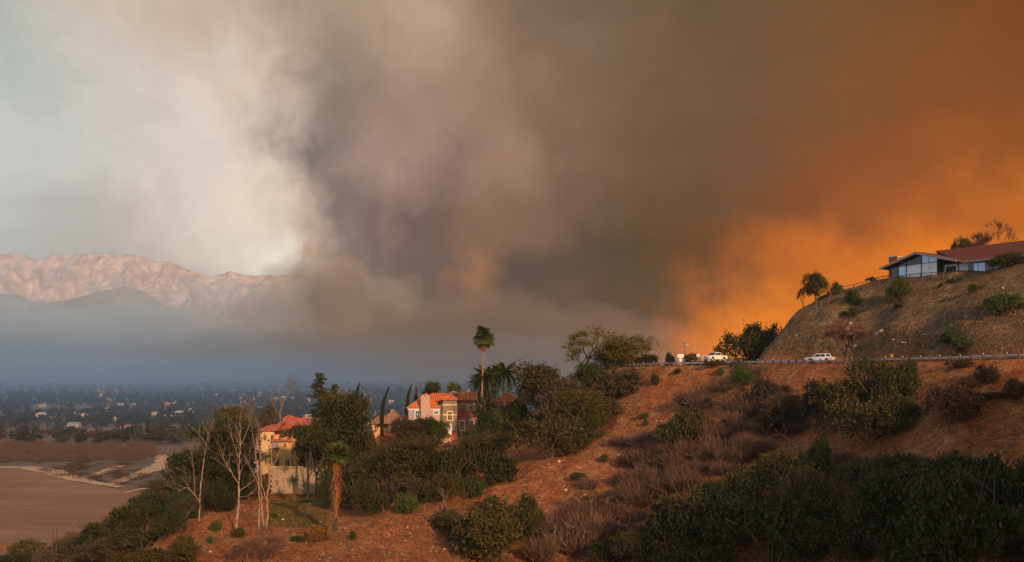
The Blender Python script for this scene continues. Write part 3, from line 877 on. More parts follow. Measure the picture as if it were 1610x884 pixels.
def get(kind, k):
    key = (kind, k)
    if key in _lib: return _lib[key]
    rs = np.random.RandomState(abs(hash(kind)) % 9973 if False else sum(ord(c) for c in kind) * 7 + k * 13)
    if kind == 'round':
        L = lobe_set(rs, 'round'); fol = foliage_mesh('crown', k + 1, L, (17000, 14000, 12500, 15500)[k % 4], (0.10, 0.115, 0.13, 0.105)[k % 4], [OAK], clumps=110, spread=0.125)
        mb = MB(); limbs(mb, rs, Vector((0, 0, -0.6)), (0.05, 0, 1), 2.2, 0.24, 3, 0.6, 0.1, 0.7)
    elif kind == 'low':
        L = lobe_set(rs, 'low'); fol = foliage_mesh('foliage', k + 21, L, (14000, 10000, 9000, 8500)[k % 4], (0.078, 0.10, 0.11, 0.12)[k % 4], [OAK], clumps=120, spread=0.13, hollow=0.3)
        mb = MB()
        for i in range(8):
            a_ = rs.uniform(0, 6.28); q_ = rs.uniform(1.6, 3.1)
            mb.tube([(math.cos(a_) * q_ * .4, math.sin(a_) * q_ * .4, .8), (math.cos(a_) * q_ * .8, math.sin(a_) * q_ * .8, 1.8), (math.cos(a_ + .2) * q_, math.sin(a_ + .2) * q_, rs.uniform(2.4, 3.4))], [.03, .022, .01], 3, False)
        for i in range(7): mb.tube([(0, 0, -.4), (rs.uniform(-.8, .8), rs.uniform(-.8, .8), .9), (rs.uniform(-1.8, 1.8), rs.uniform(-1.8, 1.8), 1.9)], [.07, .05, .02], 4, False)
    elif kind == 'spread':
        L = lobe_set(rs, 'spread'); fol = foliage_mesh('crown', k + 41, L, 10000, 0.125, [OAK], clumps=60, spread=0.18)
        mb = MB(); limbs(mb, rs, Vector((0, 0, -0.8)), (0.1, 0, 1), 3.0, 0.26, 3, 0.55, 0.12, 0.72)
    elif kind == 'tall':
        L = lobe_set(rs, 'tall'); fol = foliage_mesh('crown', k + 61, L, 12000, 0.13, [OAK], clumps=80, spread=0.16)
        mb = MB(); limbs(mb, rs, Vector((0, 0, -0.6)), (0, 0, 1), 4.2, 0.24, 3, 0.4, 0.3, 0.7)
    elif kind == 'tuft':      # a fine-leaved dry shrub: upright blades and twigs
        n = 1900; a = rs.uniform(0, 6.283, n); r = rs.uniform(0, 1, n) ** 0.5
        base = np.stack([np.cos(a) * r * 0.9, np.sin(a) * r * 0.9, np.zeros(n)], 1)
        L = rs.uniform(0.5, 1.5, n)
        d = np.stack([np.cos(a) * r * 1.1 + rs.normal(0, .35, n), np.sin(a) * r * 1.1 + rs.normal(0, .35, n), np.full(n, 1.25)], 1)
        d /= np.linalg.norm(d, axis=1)[:, None]
        st = base + d * (rs.uniform(0, .8, n) * L)[:, None]; en = st + (d + rs.normal(0, .35, (n, 3))) * (L * .45)[:, None]
        s = np.cross(d, rs.normal(size=(n, 3))); s /= np.linalg.norm(s, axis=1)[:, None]; s *= 0.028
        V = np.stack([st - s, st + s, en], 1).reshape(-1, 3)
        fol = mesh_np('foliage', V, np.arange(3 * n).reshape(n, 3), [SAGE], attrs={'rnd': np.repeat(rs.uniform(0, 1, n), 3)})
        mb = None
    elif kind == 'conifer':
        n = 150; Cs = []
        mb = MB(); mb.tube([(0, 0, -.6), (0, 0, 8), (0.1, 0, 14.5)], [.28, .16, .03], 6, False)
        for i in range(n):
            z = 2.0 + 12.2 * (i / n); R = (3.3 * (1 - (z / 15.2)) ** 0.8 + 0.25) * rs.uniform(0.5, 1.15); a = rs.uniform(0, 6.283)
            e = Vector((math.cos(a) * R, math.sin(a) * R, z + R * rs.uniform(-.05, .25)))
            mb.tube([(0, 0, z - 0.1), tuple(e)], [.05, .015], 3, False)
            m = int(80 * R / 2 + 10)
            t = rs.uniform(0.25, 1.05, m)[:, None]
            Cs.append(np.array([0, 0, z]) * (1 - t) + np.array(e) * t + rs.normal(0, .16, (m, 3)) * np.array([1, 1, .6]))
        C = np.concatenate(Cs); V, Fq = quads_at(rs, C, 0.14)
        fol = mesh_np('crown', V, Fq, [PINE], attrs={'rnd': np.repeat(rs.uniform(0, 1, len(C)), 4)})
    elif kind == 'bare':      # leafless tree with many fine twigs
        mb = MB(); ends = []
        limbs(mb, rs, Vector((0, 0, -0.8)), (0.03, 0, 1), 2.0, 0.23, 6, 0.50, 0.10, 0.78, (2, 4), 6, ends)
        n = len(ends); P0 = np.repeat(np.array([e[0] for e in ends]), 15, 0); D = np.repeat(np.array([e[1] for e in ends]), 15, 0)
        D = D + rs.normal(0, .5, D.shape); D /= np.linalg.norm(D, axis=1)[:, None]
        L = rs.uniform(.35, 1.0, len(D))[:, None]; s = np.cross(D, rs.normal(size=D.shape)); s /= np.linalg.norm(s, axis=1)[:, None]; s *= 0.014
        st = P0 - D * 0.1
        V = np.stack([st - s, st + s, P0 + D * L], 1).reshape(-1, 3)
        fol = mesh_np('twigs', V, np.arange(len(V)).reshape(-1, 3), [PURPLE], attrs={'rnd': np.repeat(rs.uniform(0, 1, len(D)), 3)})
        _lib[('bare_ends', k)] = [e[0] for e in ends]
    _lib[key] = (fol, mb.mesh('trunk', BARK) if mb else None)
    return _lib[key]

_bounds = {}
def bounds(me):
    if me.name not in _bounds:
        v = np.zeros(len(me.vertices) * 3); me.vertices.foreach_get('co', v); v = v.reshape(-1, 3)
        _bounds[me.name] = (float((np.percentile(np.abs(v[:, 0]), 96) + np.percentile(np.abs(v[:, 1]), 96)) / 2), float(np.percentile(v[:, 2], 98.5)))
    return _bounds[me.name]
def setmat(o, m):
    o.material_slots[0].link = 'OBJECT'; o.material_slots[0].material = m

SIZE = {'round': (3.6, 6.3), 'low': (3.3, 3.0), 'spread': (4.3, 7.2), 'tall': (2.6, 10.4), 'tuft': (1.5, 1.75), 'conifer': (3.0, 14.6), 'bare': (4.2, 8.4)}
FOLN = {'round': 'crown', 'low': 'foliage', 'spread': 'crown', 'tall': 'crown', 'tuft': 'foliage', 'conifer': 'crown', 'bare': 'twigs'}
_rp_ = random.Random(77)
def plant(name, kind, px, pyb, wpx, hpx, m, label, cat, group=None, k=None, Y=None, bark=None, sink=0.0):
    """kind of plant rooted where the ray through (px, pyb) meets the ground; wpx x hpx is its size in the photograph"""
    if Y is None:
        g = ground(px, pyb)
    else:
        v = at(px, pyb, Y); g = Vector((v.x, v.y, hz(v.x, v.y)))
    k = _rp_.randrange(4) if k is None else k
    fol, tr = get(kind, k)
    sc = g.y / F
    r0, h0 = bounds(fol)
    hh = hpx * sc
    if Y is not None:
        tz = at(px, pyb - hpx, Y).z; hh = max(.82 * hh, tz - g.z); g.z = tz - hh
    sx = wpx * sc / (2 * r0); sz = hh / h0
    if tr is None:
        o = obj(name, fol, loc=g)
        setmat(o, m); top = o
    else:
        top = empty(name, g)
        a = obj(FOLN[kind], fol, top); setmat(a, m)
        b = obj('trunk' if kind != 'low' else 'stems', tr, top)
        if bark: setmat(b, bark)
    top.rotation_euler = (0, 0, _rp_.uniform(0, 6.28))
    top.scale = (sx, sx, sz)
    top.location.z -= sink
    return tag(top, label, cat, group)

# ------------------------------------------------------------------ the hazy town in the valley
FAR = mat_leaf('far_leaves', (0.008, 0.016, 0.014), (0.028, 0.036, 0.026), objvar=0.45)  # leaf colour darkened and blued in place of smoke shade and haze
FARB = mat_leaf('far_brown_leaves', (0.05, 0.027, 0.022), (0.10, 0.056, 0.042), objvar=0.35)
def vz(x, y):
    return float((fbm2(np.array([x / 500]), np.array([y / 500]), 3) * 8 * min(max((y - 900) / 600, 0), 1) + min(max((y - 1000) / 4000, 0), 1) * 14)[0])
def far_tree_mesh(seed, n=420, kind=0):
    rs = np.random.RandomState(seed)
    if kind == 0:
        L = [(rs.uniform(-2.4, 2.4), rs.uniform(-2.4, 2.4), rs.uniform(3.8, 7), rs.uniform(2.2, 4), rs.uniform(2.2, 4), rs.uniform(2, 3.4)) for i in range(5)]
    else:
        L = [(0, 0, 2 + i * 2.2, 2.4 - i * .28, 2.4 - i * .28, 1.8) for i in range(6)]
    C = crown_pts(rs, L, n, clumps=18, spread=0.36, hollow=0.0, cap=1.08)
    V, Fq = quads_at(rs, C, 0.95, aspect=0.7)
    V[:, 2] = np.maximum(V[:, 2], 0)
    return mesh_np('crown', V, Fq, [FAR], attrs={'rnd': np.repeat(rs.uniform(0, 1, len(C)), 4)})
def house_mesh(rs, wall, roof):
    w, d, h = rs.uniform(9, 17), rs.uniform(8, 11), rs.choice([3.0, 3.4, 5.8])
    mb = MB(); mb.b2((-w / 2, -d / 2, -1), (w / 2, d / 2, h)); nw = len(mb.f)
    o = 0.6; rh = h + rs.uniform(1.6, 2.6)
    A, B, C_, D = (-w/2-o, -d/2-o, h), (w/2+o, -d/2-o, h), (w/2+o, d/2+o, h), (-w/2-o, d/2+o, h)
    i = rs.choice([0, d / 2]); R1, R2 = (-w/2 + i - o, 0, rh), (w/2 - i + o, 0, rh)
    mb.poly([A, B, R2, R1]); mb.poly([C_, D, R1, R2]); mb.poly([B, C_, R2]); mb.poly([D, A, R1])
    nr = len(mb.f)
    wins = []
    for s in np.arange(-w / 2 + 1.8, w / 2 - 1.2, 2.9):
        for z in ([1.6] if h < 4 else [1.6, 4.3]):
            mb.b2((s - .6, -d / 2 - .06, z - .6), (s + .6, -d / 2 - .003, z + .6))
    me = bpy.data.meshes.new('house'); me.from_pydata(mb.v, [], mb.f)
    me.materials.append(wall); me.materials.append(roof); me.materials.append(FARGLASS)
    for k, p in enumerate(me.polygons):
        p.material_index = 0 if k < nw else (1 if k < nr else 2)
    me.update(); return me
FARGLASS = mat('far_window_glass', (0.05, 0.06, 0.08), 0.2)
WALLS = [mat('far_stucco_%s' % nm, tuple(v * .8 for v in c), 0.9, scale=0.5, var=0.08) for nm, c in (('white', (.40, .36, .33)), ('cream', (.55, .44, .33)), ('tan', (.40, .29, .20)), ('pink', (.50, .33, .26)))]
ROOFS = [mat('far_roof_%s' % nm, c, 0.9, scale=0.5, var=0.15) for nm, c in (('grey', (.22, .20, .19)), ('clay', (.34, .14, .08)), ('brown', (.17, .11, .08)), ('pale', (.48, .40, .34)))]
rr = random.Random(5)
FT = [far_tree_mesh(s) for s in range(5)] + [far_tree_mesh(9, 300, 1)]
FTB = []
for me in FT[:3]:
    m2 = me.copy(); m2.materials[0] = FARB; FTB.append(m2)
def not_flat(px, py):
    return py < 704
# the 290 nearest trees on the bluff above the flats, one by one
placed = []
n_t = 0
while n_t < 290:
    py = 700 - abs(rr.gauss(0, 26)); px = rr.uniform(-30, 470) if rr.random() < .93 else rr.uniform(520, 760)
    if py < 632: continue
    x, y, _ = vpt(px, py)
    if any((x - a) ** 2 + (y - b) ** 2 < 60 for a, b in placed): continue
    brownish = vnoise2(np.array([px / 60.0]), np.array([py / 22.0]))[0] > 0.62
    placed.append((x, y))
    me = rr.choice(FTB) if (brownish and rr.random() < .75) else FT[rr.choice([0, 1, 2, 3, 4, 0, 1, 2, 3, 4, 5])]
    o = obj('valley_tree', me, loc=(x, y, vz(x, y)))
    s = rr.uniform(0.75, 1.55) * (0.75 if me in FTB else 1); o.scale = (s * rr.uniform(.85, 1.25), s * rr.uniform(.85, 1.25), s * rr.uniform(.75, 1.05)); o.rotation_euler = (0, 0, rr.uniform(0, 6.28))
    tag(o, 'hazy tree standing among the many in the town beyond the dry lake', 'tree', 'trees in the hazy valley town')
    n_t += 1
# everything farther reads as one wood
def far_wood():
    rs = np.random.RandomState(3)
    n = 9500
    u = rs.uniform(0, 1, n); Y = 1250 + (5300 - 1250) * u ** 1.0
    slope = rs.uniform(-0.60, 0.035, n); x = slope * Y
    keep = (vnoise2(x / 130, Y / 130) > 0.22)
    x, Y = x[keep], Y[keep]
    Z = fbm2(x / 500, Y / 500, 3) * 8 * np.clip((Y - 900) / 600, 0, 1) + np.clip((Y - 1000) / 4000, 0, 1) * 14
    m = 34; k = len(x)
    d = rs.normal(size=(k, m, 3)); d /= np.linalg.norm(d, axis=2)[..., None]
    big = rs.uniform(3.2, 7.5, k)[:, None, None]
    C = np.stack([x, Y, Z + big[:, 0, 0] * .95], 1)[:, None, :] + d * rs.uniform(.4, 1, (k, m, 1)) * big * np.array([1.15, 1.15, .95])
    tall = rs.rand(k) < 0.10
    C[tall, :, 2] = (C[tall, :, 2] - Z[tall, None]) * 1.7 + Z[tall, None]; C[tall, :, 0] = (C[tall, :, 0] - x[tall, None]) * .4 + x[tall, None]
    V, Fq = quads_at(rs, C.reshape(-1, 3), np.repeat(big[:, 0, 0] * .30, m), aspect=0.75)
    tone = np.clip(rs.normal(.4, .25, k), 0, 1)
    rnd = np.repeat(np.clip(np.repeat(tone, m) + rs.normal(0, .15, k * m), 0, 1), 4)
    return mesh_np('far_wood', V, Fq, [FAR], attrs={'rnd': rnd})
tag(obj('far_wood', far_wood()), 'mass of tiny hazy trees covering the far valley town', None, None, 'stuff')
# leafless thicket along the edge of the flats
def thicket():
    rs = np.random.RandomState(8); n = 2600; V = []; 
    px = rs.uniform(-40, 240, n); py = rs.uniform(698, 732, n)
    top = 727 - np.clip((px - 60) / 180, 0, 1) * 6 + 6 * (vnoise2(px / 18, px * 0 + 4) - .5)
    ok = (py < top) & (py > 694 + 10 * vnoise2(px / 25, py * 0)); px, py = px[ok], py[ok]
    Y = ZC / ((py - HY) / F); X = (px - 805) / F * Y
    m = 46; k = len(X); h = rs.uniform(2.0, 6.5, k) * (0.4 + vnoise2(px / 9, py / 4)) * np.where(py > 716, .55, 1)
    b = np.stack([X, Y, np.zeros(k)], 1)[:, None, :] + rs.normal(0, 1.6, (k, m, 3)) * np.array([1, 1, 0])
    e = b + rs.normal(0, 1.3, (k, m, 3)) * np.array([1, 1, 0]) + np.stack([np.zeros((k, m)), np.zeros((k, m)), rs.uniform(.4, 1, (k, m)) * h[:, None]], 2)
    s = np.array([0.22, 0.05, 0])
    V = np.stack([b - s, b + s, e], 2).reshape(-1, 3)
    return mesh_np('thicket', V, np.arange(len(V)).reshape(-1, 3), [FARB], attrs={'rnd': np.repeat(rs.uniform(0, 1, k * m), 3)})
tag(obj('leafless_thicket', thicket()), 'grey brown leafless thicket along the far edge of the dry lake', None, None, 'stuff')
def scrub_flat():
    rs = np.random.RandomState(18); n = 1500
    px = rs.uniform(60, 300, n); py = rs.uniform(722, 772, n)
    ok = vnoise2(px / 14, py / 5) > 0.5
    ok &= py < 745 + (px - 60) * .14
    ok &= ~((px > 215) & (px < 290) & (py < 745))
    px, py = px[ok], py[ok]; Y = ZC / ((py - HY) / F); X = (px - 805) / F * Y
    m = 30; k = len(X)
    b = np.stack([X, Y, np.zeros(k) + .1], 1)[:, None, :] + rs.normal(0, 1.6, (k, m, 3)) * np.array([1.4, 1, 0])
    C = b + np.abs(rs.normal(0, .5, (k, m, 1))) * np.array([0, 0, 1])
    V, Fq = quads_at(rs, C.reshape(-1, 3), .38)
    return mesh_np('scrub', V, Fq, [FARB], attrs={'rnd': np.repeat(rs.uniform(0, .6, k * m), 4)})
tag(obj('low_scrub', scrub_flat()), 'low brown scrub on the flats between the sandy tracks', None, None, 'stuff')
# houses that show between the trees
desc = {0: 'white', 1: 'cream', 2: 'tan', 3: 'pink'}; rdesc = {0: 'grey', 1: 'clay red', 2: 'brown', 3: 'pale'}
big = [(507, 0, 0)] and [(505/2.909, 229/2.908+580, 1, 3), (592/2.909, 262/2.908+580, 3, 1), (748/2.909, 275/2.908+580, 0, 1), (620/2.909, 166/2.908+580, 0, 3), (722/2.909, 210/2.908+580, 1, 3),
       (905/2.909, 200/2.908+580, 3, 1), (35/2.909, 178/2.908+580, 0, 0), (215/2.909, 222/2.908+580, 0, 3), (350/2.909, 258/2.908+580, 0, 0), (800/2.909, 155/2.908+580, 0, 3)]
words = ['flat pale-roofed cream house on the bluff above the pale scar', 'pink house with clay roof right of the flat cream one', 'white-walled house with clay roof nearest the tall bare trees', 'long white house with pale roof high among the trees',
         'wide cream house behind the dark trees, right of the long white one', 'pink house with clay roof just left of the bare treetops', 'white house with grey roof at the far left of the town', 'small white pale-roofed house among dark trees at left',
         'small white house with grey roof in the dark trees left of the scar', 'white house with pale roof behind the bare treetops']
for (px, py, w_, r_), lab in zip(big, words):
    x, y, _ = vpt(px, py + 4); rs = np.random.RandomState(int(px))
    me = house_mesh(rs, WALLS[w_], ROOFS[r_])
    o = obj('valley_house', me, loc=(x, y - 6, vz(x, y) + 1.5)); o.rotation_euler = (0, 0, rr.uniform(-.5, .5)); o.scale = (.95, 1, .75)
    tag(o, lab, 'house', 'houses in the valley town')
HM = [house_mesh(np.random.RandomState(100 + i), WALLS[rr.choice([0, 1, 1, 2, 3])], ROOFS[rr.choice([0, 1, 2, 3, 3])]) for i in range(8)]
for i in range(120):
    py = rr.choice([rr.uniform(616, 645), rr.uniform(610, 668)]); px = rr.uniform(0, 490) if rr.random() < .55 else rr.uniform(500, 760)
    x, y, _ = vpt(px, py)
    o = obj('valley_house', rr.choice(HM), loc=(x, y, vz(x, y) + 3.5)); o.rotation_euler = (0, 0, rr.uniform(-1, 1))
    tag(o, 'tiny pale far-off house fading into the haze of the valley', 'house', 'far houses fading into the haze')

# ------------------------------------------------------------------ trees and shrubs of the spur, (px, foot py, width, height)
GB = 'dense shrubs on the bank between the houses and the bare slope'
# row behind / beside the houses, from the left
plant('tree', 'conifer', 502, 720, 46, 128, PINE, 'tall dark pine rising behind the red roof of the yellow mansion', 'tree', k=1, Y=256)
plant('tree', 'conifer', 526, 720, 34, 112, PINE, 'shorter second pine just right of the tallest one', 'tree', k=2, Y=262)
plant('tree', 'round', 545, 715, 66, 95, RUST, 'rusty olive tree behind the broad dark tree, near the thin cypress', 'tree', k=0, Y=252)
plant('tree', 'round', 533, 735, 90, 108, OAK, 'broad dark green tree between the yellow mansion and the small house', 'tree', k=1, Y=222)
plant('tree', 'spread', 482, 768, 62, 100, OAK, 'flat-topped tree with bare stems in front of the yellow mansion', 'tree', k=2, Y=212, bark=DARK_BARK)
plant('tree', 'spread', 497, 768, 50, 92, OAK, 'slim umbrella tree close right of the flat-topped one', 'tree', k=3, Y=214, bark=DARK_BARK)
plant('tree', 'tall', 674, 676, 30, 73, OAK, 'dark treetop behind the left of the orange roof', 'tree', k=3, Y=262)
plant('tree', 'tall', 715, 676, 28, 71, GREEN, 'bright green treetop behind the middle of the orange roof', 'tree', k=2, Y=262)
plant('tree', 'low', 655, 650, 14, 30, RUST, 'small rusty treetop between the last cypress and the orange roof', 'tree', k=2, Y=272)
# left flank in front of the lake
for i, (px, py, w, h, m, lab) in enumerate([
    (300, 800, 90, 90, OAK, 'dark evergreen tree at the edge of the slope, leftmost big one above the lake'),
    (345, 790, 100, 118, OAK, 'large dark tree behind the leftmost white trunk'),
    (366, 775, 62, 112, PINE, 'dark tree left of the yellow mansion'),
    (372, 765, 60, 122, OLIVE, 'brownish slender tree rising left of the mansion roof'),
    (330, 770, 60, 95, PINE, 'dark green tree between the two leftmost bare trunks'),
    (392, 792, 50, 44, OAK, 'low dark tree below the left corner of the mansion'),
    (268, 815, 70, 58, OLIVE, 'scraggy olive tree at the slope edge over the lake bed'),
    (388, 760, 26, 100, SAGE, 'thin grey-brown tree hugging the left corner of the mansion'),
    (420, 690, 24, 50, SAGE, 'feathery brown tree behind the left end of the mansion roof')]):
    plant('tree', 'tall' if h > 80 and i not in (0,) else 'round', px, py, w, h, m, lab, 'tree', 'trees on the left flank above the lake', k=i % 4, Y=(205, 212, 222, 228, 216, 214, 198, 224, 252)[i])
LF = [(228, 838, 70, 46), (200, 850, 60, 40), (168, 862, 70, 38), (248, 822, 62, 44), (135, 872, 60, 30), (105, 880, 52, 28), (30, 884, 90, 28), (-12, 884, 60, 26), (70, 890, 50, 20), (185, 880, 90, 34), (225, 868, 74, 34),
      (150, 890, 70, 30), (262, 846, 52, 38), (290, 820, 56, 42), (100, 900, 80, 26), (40, 900, 80, 26), (210, 895, 80, 28), (255, 800, 44, 40), (300, 806, 50, 56), (322, 802, 50, 50), (345, 806, 50, 42)]
LFL = ['dark shrub under the leftmost bare trunk, nearest the big trees', 'dark olive shrub below the scraggy olive tree', 'evergreen shrub halfway down the flank above the lake', 'dark shrub touching the foot of the scraggy olive tree', 'grey-brown shrub just right of the leafless pinkish tree', 'dark shrub at the foot of the leafless pinkish tree', 'broad dark shrub in the bottom left corner', 'dark shrub cut by the left edge at the bottom', 'flat dark shrub left of the twin poles', 'grey-brown shrub at the bottom middle of the flank', 'dark shrub above the red bank edge at lower left', 'olive shrub on the bottom edge right of the twin poles', 'dark shrub on the crest line by the small crooked tree', 'evergreen bush at the foot of the leftmost bare trunk', 'sprawling grey shrub on the bottom edge at the twin poles', 'dark shrub on the bottom edge left of the twin poles', 'olive shrub on the bottom edge left of the round olive one', 'small dark shrub jutting over the lake edge', 'grey-brown shrub between the big dark trees and the bare trunk', 'dark shrub behind the crook of the leftmost bare trunk', 'dark shrub between the two leftmost bare trees']
for i, (px, py, w, h) in enumerate(LF):
    plant('shrub', 'low', px, py, w, h, (OAK, OLIVE, OAK, PINE, SAGE)[i % 5], LFL[i], 'shrub', 'tangled shrubs on the flank above the lake')
plant('bare_tree', 'bare', 118, 884, 34, 58, PURPLE, 'low leafless pinkish tree right of the twin poles', 'tree', k=1, Y=205, bark=DEAD_WOOD)
plant('bare_tree', 'bare', 140, 876, 22, 42, PURPLE, 'smaller leafless tree at the lake edge, next to a dark shrub', 'tree', k=2, Y=203)
plant('bare_tree', 'bare', 66, 892, 24, 34, PURPLE, 'leafless pinkish bush just left of the twin poles', 'tree', k=3, Y=203)
plant('sapling', 'bare', 292, 832, 46, 48, SAGE, 'small crooked dark-stemmed tree left of the white trunk, above the red bank', 'tree', k=2)
# foreground of the mound
plant('shrub', 'low', 285, 886, 56, 36, OLIVE, 'round olive shrub at the lower left, at the foot of the red slope', 'shrub', k=1)
plant('shrub', 'tuft', 340, 835, 16, 18, GREEN, 'small dark green bush between the two leftmost white trunks', 'shrub', k=0)
plant('shrub', 'tuft', 330, 855, 9, 12, GREEN, 'tiny green bush below the one by the white trunks', 'shrub', k=1)
plant('shrub', 'low', 372, 846, 24, 14, OLIVE, 'low bush at the foot of the thick white trunk', 'shrub', k=2)
plant('shrub', 'tuft', 432, 815, 8, 9, GREEN, 'tiny dark bush on the green grass', 'shrub', k=1)
plant('shrub', 'low', 472, 852, 24, 9, GREEN, 'flat green bush right of the three slender trunks', 'shrub', k=1)
plant('shrub', 'low', 552, 850, 14, 12, GREEN, 'small dark bush right of the dead palm trunk', 'shrub', k=3)
plant('dry_bush', 'bare', 415, 890, 80, 58, PURPLE, 'purplish leafless bush at the bottom below the slender trunks', 'bush', k=1)
plant('dry_bush', 'bare', 385, 892, 46, 40, PURPLE, 'smaller purplish leafless bush at its left, bottom edge', 'bush', k=2)
plant('flowering_bush', 'low', 505, 850, 34, 22, FLOWER, 'orange flecked bush left of the dead palm trunk', 'bush', k=2)
# bank below the houses
BANK = [(600, 775, 80, 56, OLIVE, 'round'), (645, 780, 92, 88, OLIVE, 'round'), (700, 772, 70, 62, OAK, 'round'), (575, 812, 64, 50, OAK, 'low'), (575, 755, 46, 56, OAK, 'low'),
        (645, 808, 36, 30, GREEN, 'low'), (720, 770, 70, 60, OAK, 'low'), (760, 745, 84, 60, OLIVE, 'round'), (795, 735, 70, 50, OLIVE, 'low'), (735, 785, 40, 34, GREEN, 'low'), (700, 790, 60, 44, OLIVE, 'low'),
        (820, 722, 52, 44, OLIVE, 'low'), (770, 765, 60, 50, OAK, 'low'), (660, 790, 46, 34, SAGE, 'low'), (615, 790, 56, 40, SAGE, 'low'), (555, 800, 46, 60, OAK, 'tall'),
        (515, 800, 40, 56, OAK, 'low'), (545, 770, 60, 54, OAK, 'low'), (605, 738, 56, 34, SAGE, 'low'), (640, 730, 50, 34, SAGE, 'low'), (585, 715, 30, 34, OLIVE, 'low'), (740, 735, 40, 34, GREEN, 'low')]
BL = ['olive tree on the bank below the small house', 'largest olive tree on the bank with several dark stems', 'dark tree on the bank straight below the white front door', 'dark shrub low on the bank right of the skirted palm', 'dark shrub below the peach house, behind the skirted palm', 'bright green bush at the foot of the bank near the wire fence', 'wide dark shrub on the bank below the citrus bush', 'olive tree on the bank below the two pale boulders', 'low olive shrub at the right of the bank under the feather palms', 'small fresh green bush at the right foot of the bank', 'olive shrub at the foot of the bank above the fence end', 'olive shrub at the right tip of the bank by the bare slope', 'dark shrub along the edge of the bare slope', 'dull shrub behind the wire fence', 'dull shrub at the left behind the wire fence', 'narrow dark tree right beside the skirted palm', 'dark shrub just left of the skirted palm', 'dark shrub behind the skirt palm crown', 'dull shrub in front of the peach house', 'dull shrub in front of the grey outbuilding', 'olive bush right under the tallest thin cypress', 'fresh green bush below the front steps of the big house']
for i, (px, py, w, h, m, kd) in enumerate(BANK):
    plant('tree' if kd != 'low' else 'shrub', kd, px, py, w, h, m, BL[i],
          'tree' if kd != 'low' else 'shrub', 'growth on the bank below the houses' if kd != 'low' else 'shrubs on the bank below the houses', Y=None if py > 740 else 222 - (740 - py) * .2)
plant('shrub', 'round', 690, 700, 30, 36, GREEN, 'rounded green bush left of the white front door', 'bush', k=1, Y=228)
plant('shrub', 'round', 676, 690, 32, 32, OAK, 'dark bush under the chimney of the big house', 'bush', k=2, Y=229)
plant('shrub', 'round', 658, 692, 34, 33, OAK, 'dark bush at the left corner of the big house', 'bush', k=3, Y=229)
plant('shrub', 'round', 640, 700, 40, 40, SAGE, 'brownish bush between the small house and the big one', 'bush', k=0, Y=226)
plant('flowering_bush', 'low', 742, 702, 26, 26, GREEN, 'leafy citrus bush with orange fruit in front of the big house', 'bush', k=1, Y=216)
# trees right of the big house
plant('tree', 'round', 790, 690, 44, 42, GREEN, 'green bush under the drooping palms beside the big house', 'bush', k=2, Y=226)
plant('tree', 'round', 812, 672, 40, 40, OAK, 'dark bush left of the last window of the big house', 'bush', k=3, Y=226)
plant('tree', 'tall', 763, 705, 34, 90, PINE, 'dark slender tree in front of the tall palm trunk', 'tree', k=1, Y=224)
plant('tree', 'round', 852, 680, 84, 104, OLIVE, 'large olive tree right of the big house', 'tree', k=1, Y=224)
plant('tree', 'round', 880, 690, 70, 92, SAGE, 'grey-brown tree in the middle of the wooded bank', 'tree', k=2, Y=218)
plant('tree', 'round', 905, 695, 80, 80, OLIVE, 'olive tree on the bank beside the bare slope', 'tree', k=0)
plant('shrub', 'low', 865, 722, 90, 60, OLIVE, 'low olive shrub at the foot of the wooded bank', 'shrub', k=1)
plant('shrub', 'low', 900, 706, 70, 50, OAK, 'dark low shrub at the foot of the wooded bank', 'shrub', k=0)
plant('shrub', 'low', 830, 705, 60, 50, SAGE, 'dry grey shrub on the slope below the olive tree', 'shrub', k=2, Y=222)
plant('tree', 'round', 932, 640, 58, 66, GREEN, 'dark green tree under the half-bare tree', 'tree', k=3, Y=222)
plant('shrub', 'round', 975, 660, 76, 76, SAGE, 'large brown-grey shrub at the top edge of the bare slope', 'shrub', k=2, Y=208)
plant('shrub', 'low', 940, 672, 60, 44, SAGE, 'brown shrub below the large brown-grey one', 'shrub', k=1)
plant('tree', 'round', 978, 600, 70, 70, GOLD, 'olive gold tree beside the start of the guardrail', 'tree', k=0, Y=222)
plant('tree', 'round', 962, 605, 44, 60, GREEN, 'bright green tree between the gold one and the half-bare one', 'tree', k=1, Y=224)
plant('tree', 'bare', 924, 612, 108, 97, GOLD, 'wide half-bare tree with golden twigs against the smoke', 'tree', k=0, Y=228, bark=BARK)
plant('tree', 'bare', 1010, 585, 40, 56, SAGE, 'thin leafless tree right of the gold tree', 'tree', k=3, Y=232)
plant('shrub', 'low', 1010, 577, 44, 18, OAK, 'dark bush behind the start of the guardrail', 'shrub', k=3, Y=226)
plant('shrub', 'low', 1055, 574, 16, 18, OAK, 'small dark bush left of the white signs', 'shrub', k=2, Y=214)
plant('shrub', 'low', 1087, 574, 24, 17, OLIVE, 'olive bush behind the white signs', 'shrub', k=1, Y=212)
plant('tree', 'low', 1170, 570, 66, 44, OAK, 'dark round tree behind the pickup at the foot of the hill', 'tree', k=1, Y=212)
plant('tree', 'low', 1196, 570, 46, 58, OAK, 'taller dark tree right behind, against the hill', 'tree', k=3, Y=218)
plant('tree', 'bare', 1326, 572, 82, 62, DUSK, 'reddish leafless tree in front of the white car', 'tree', k=2, Y=170, bark=BARK)
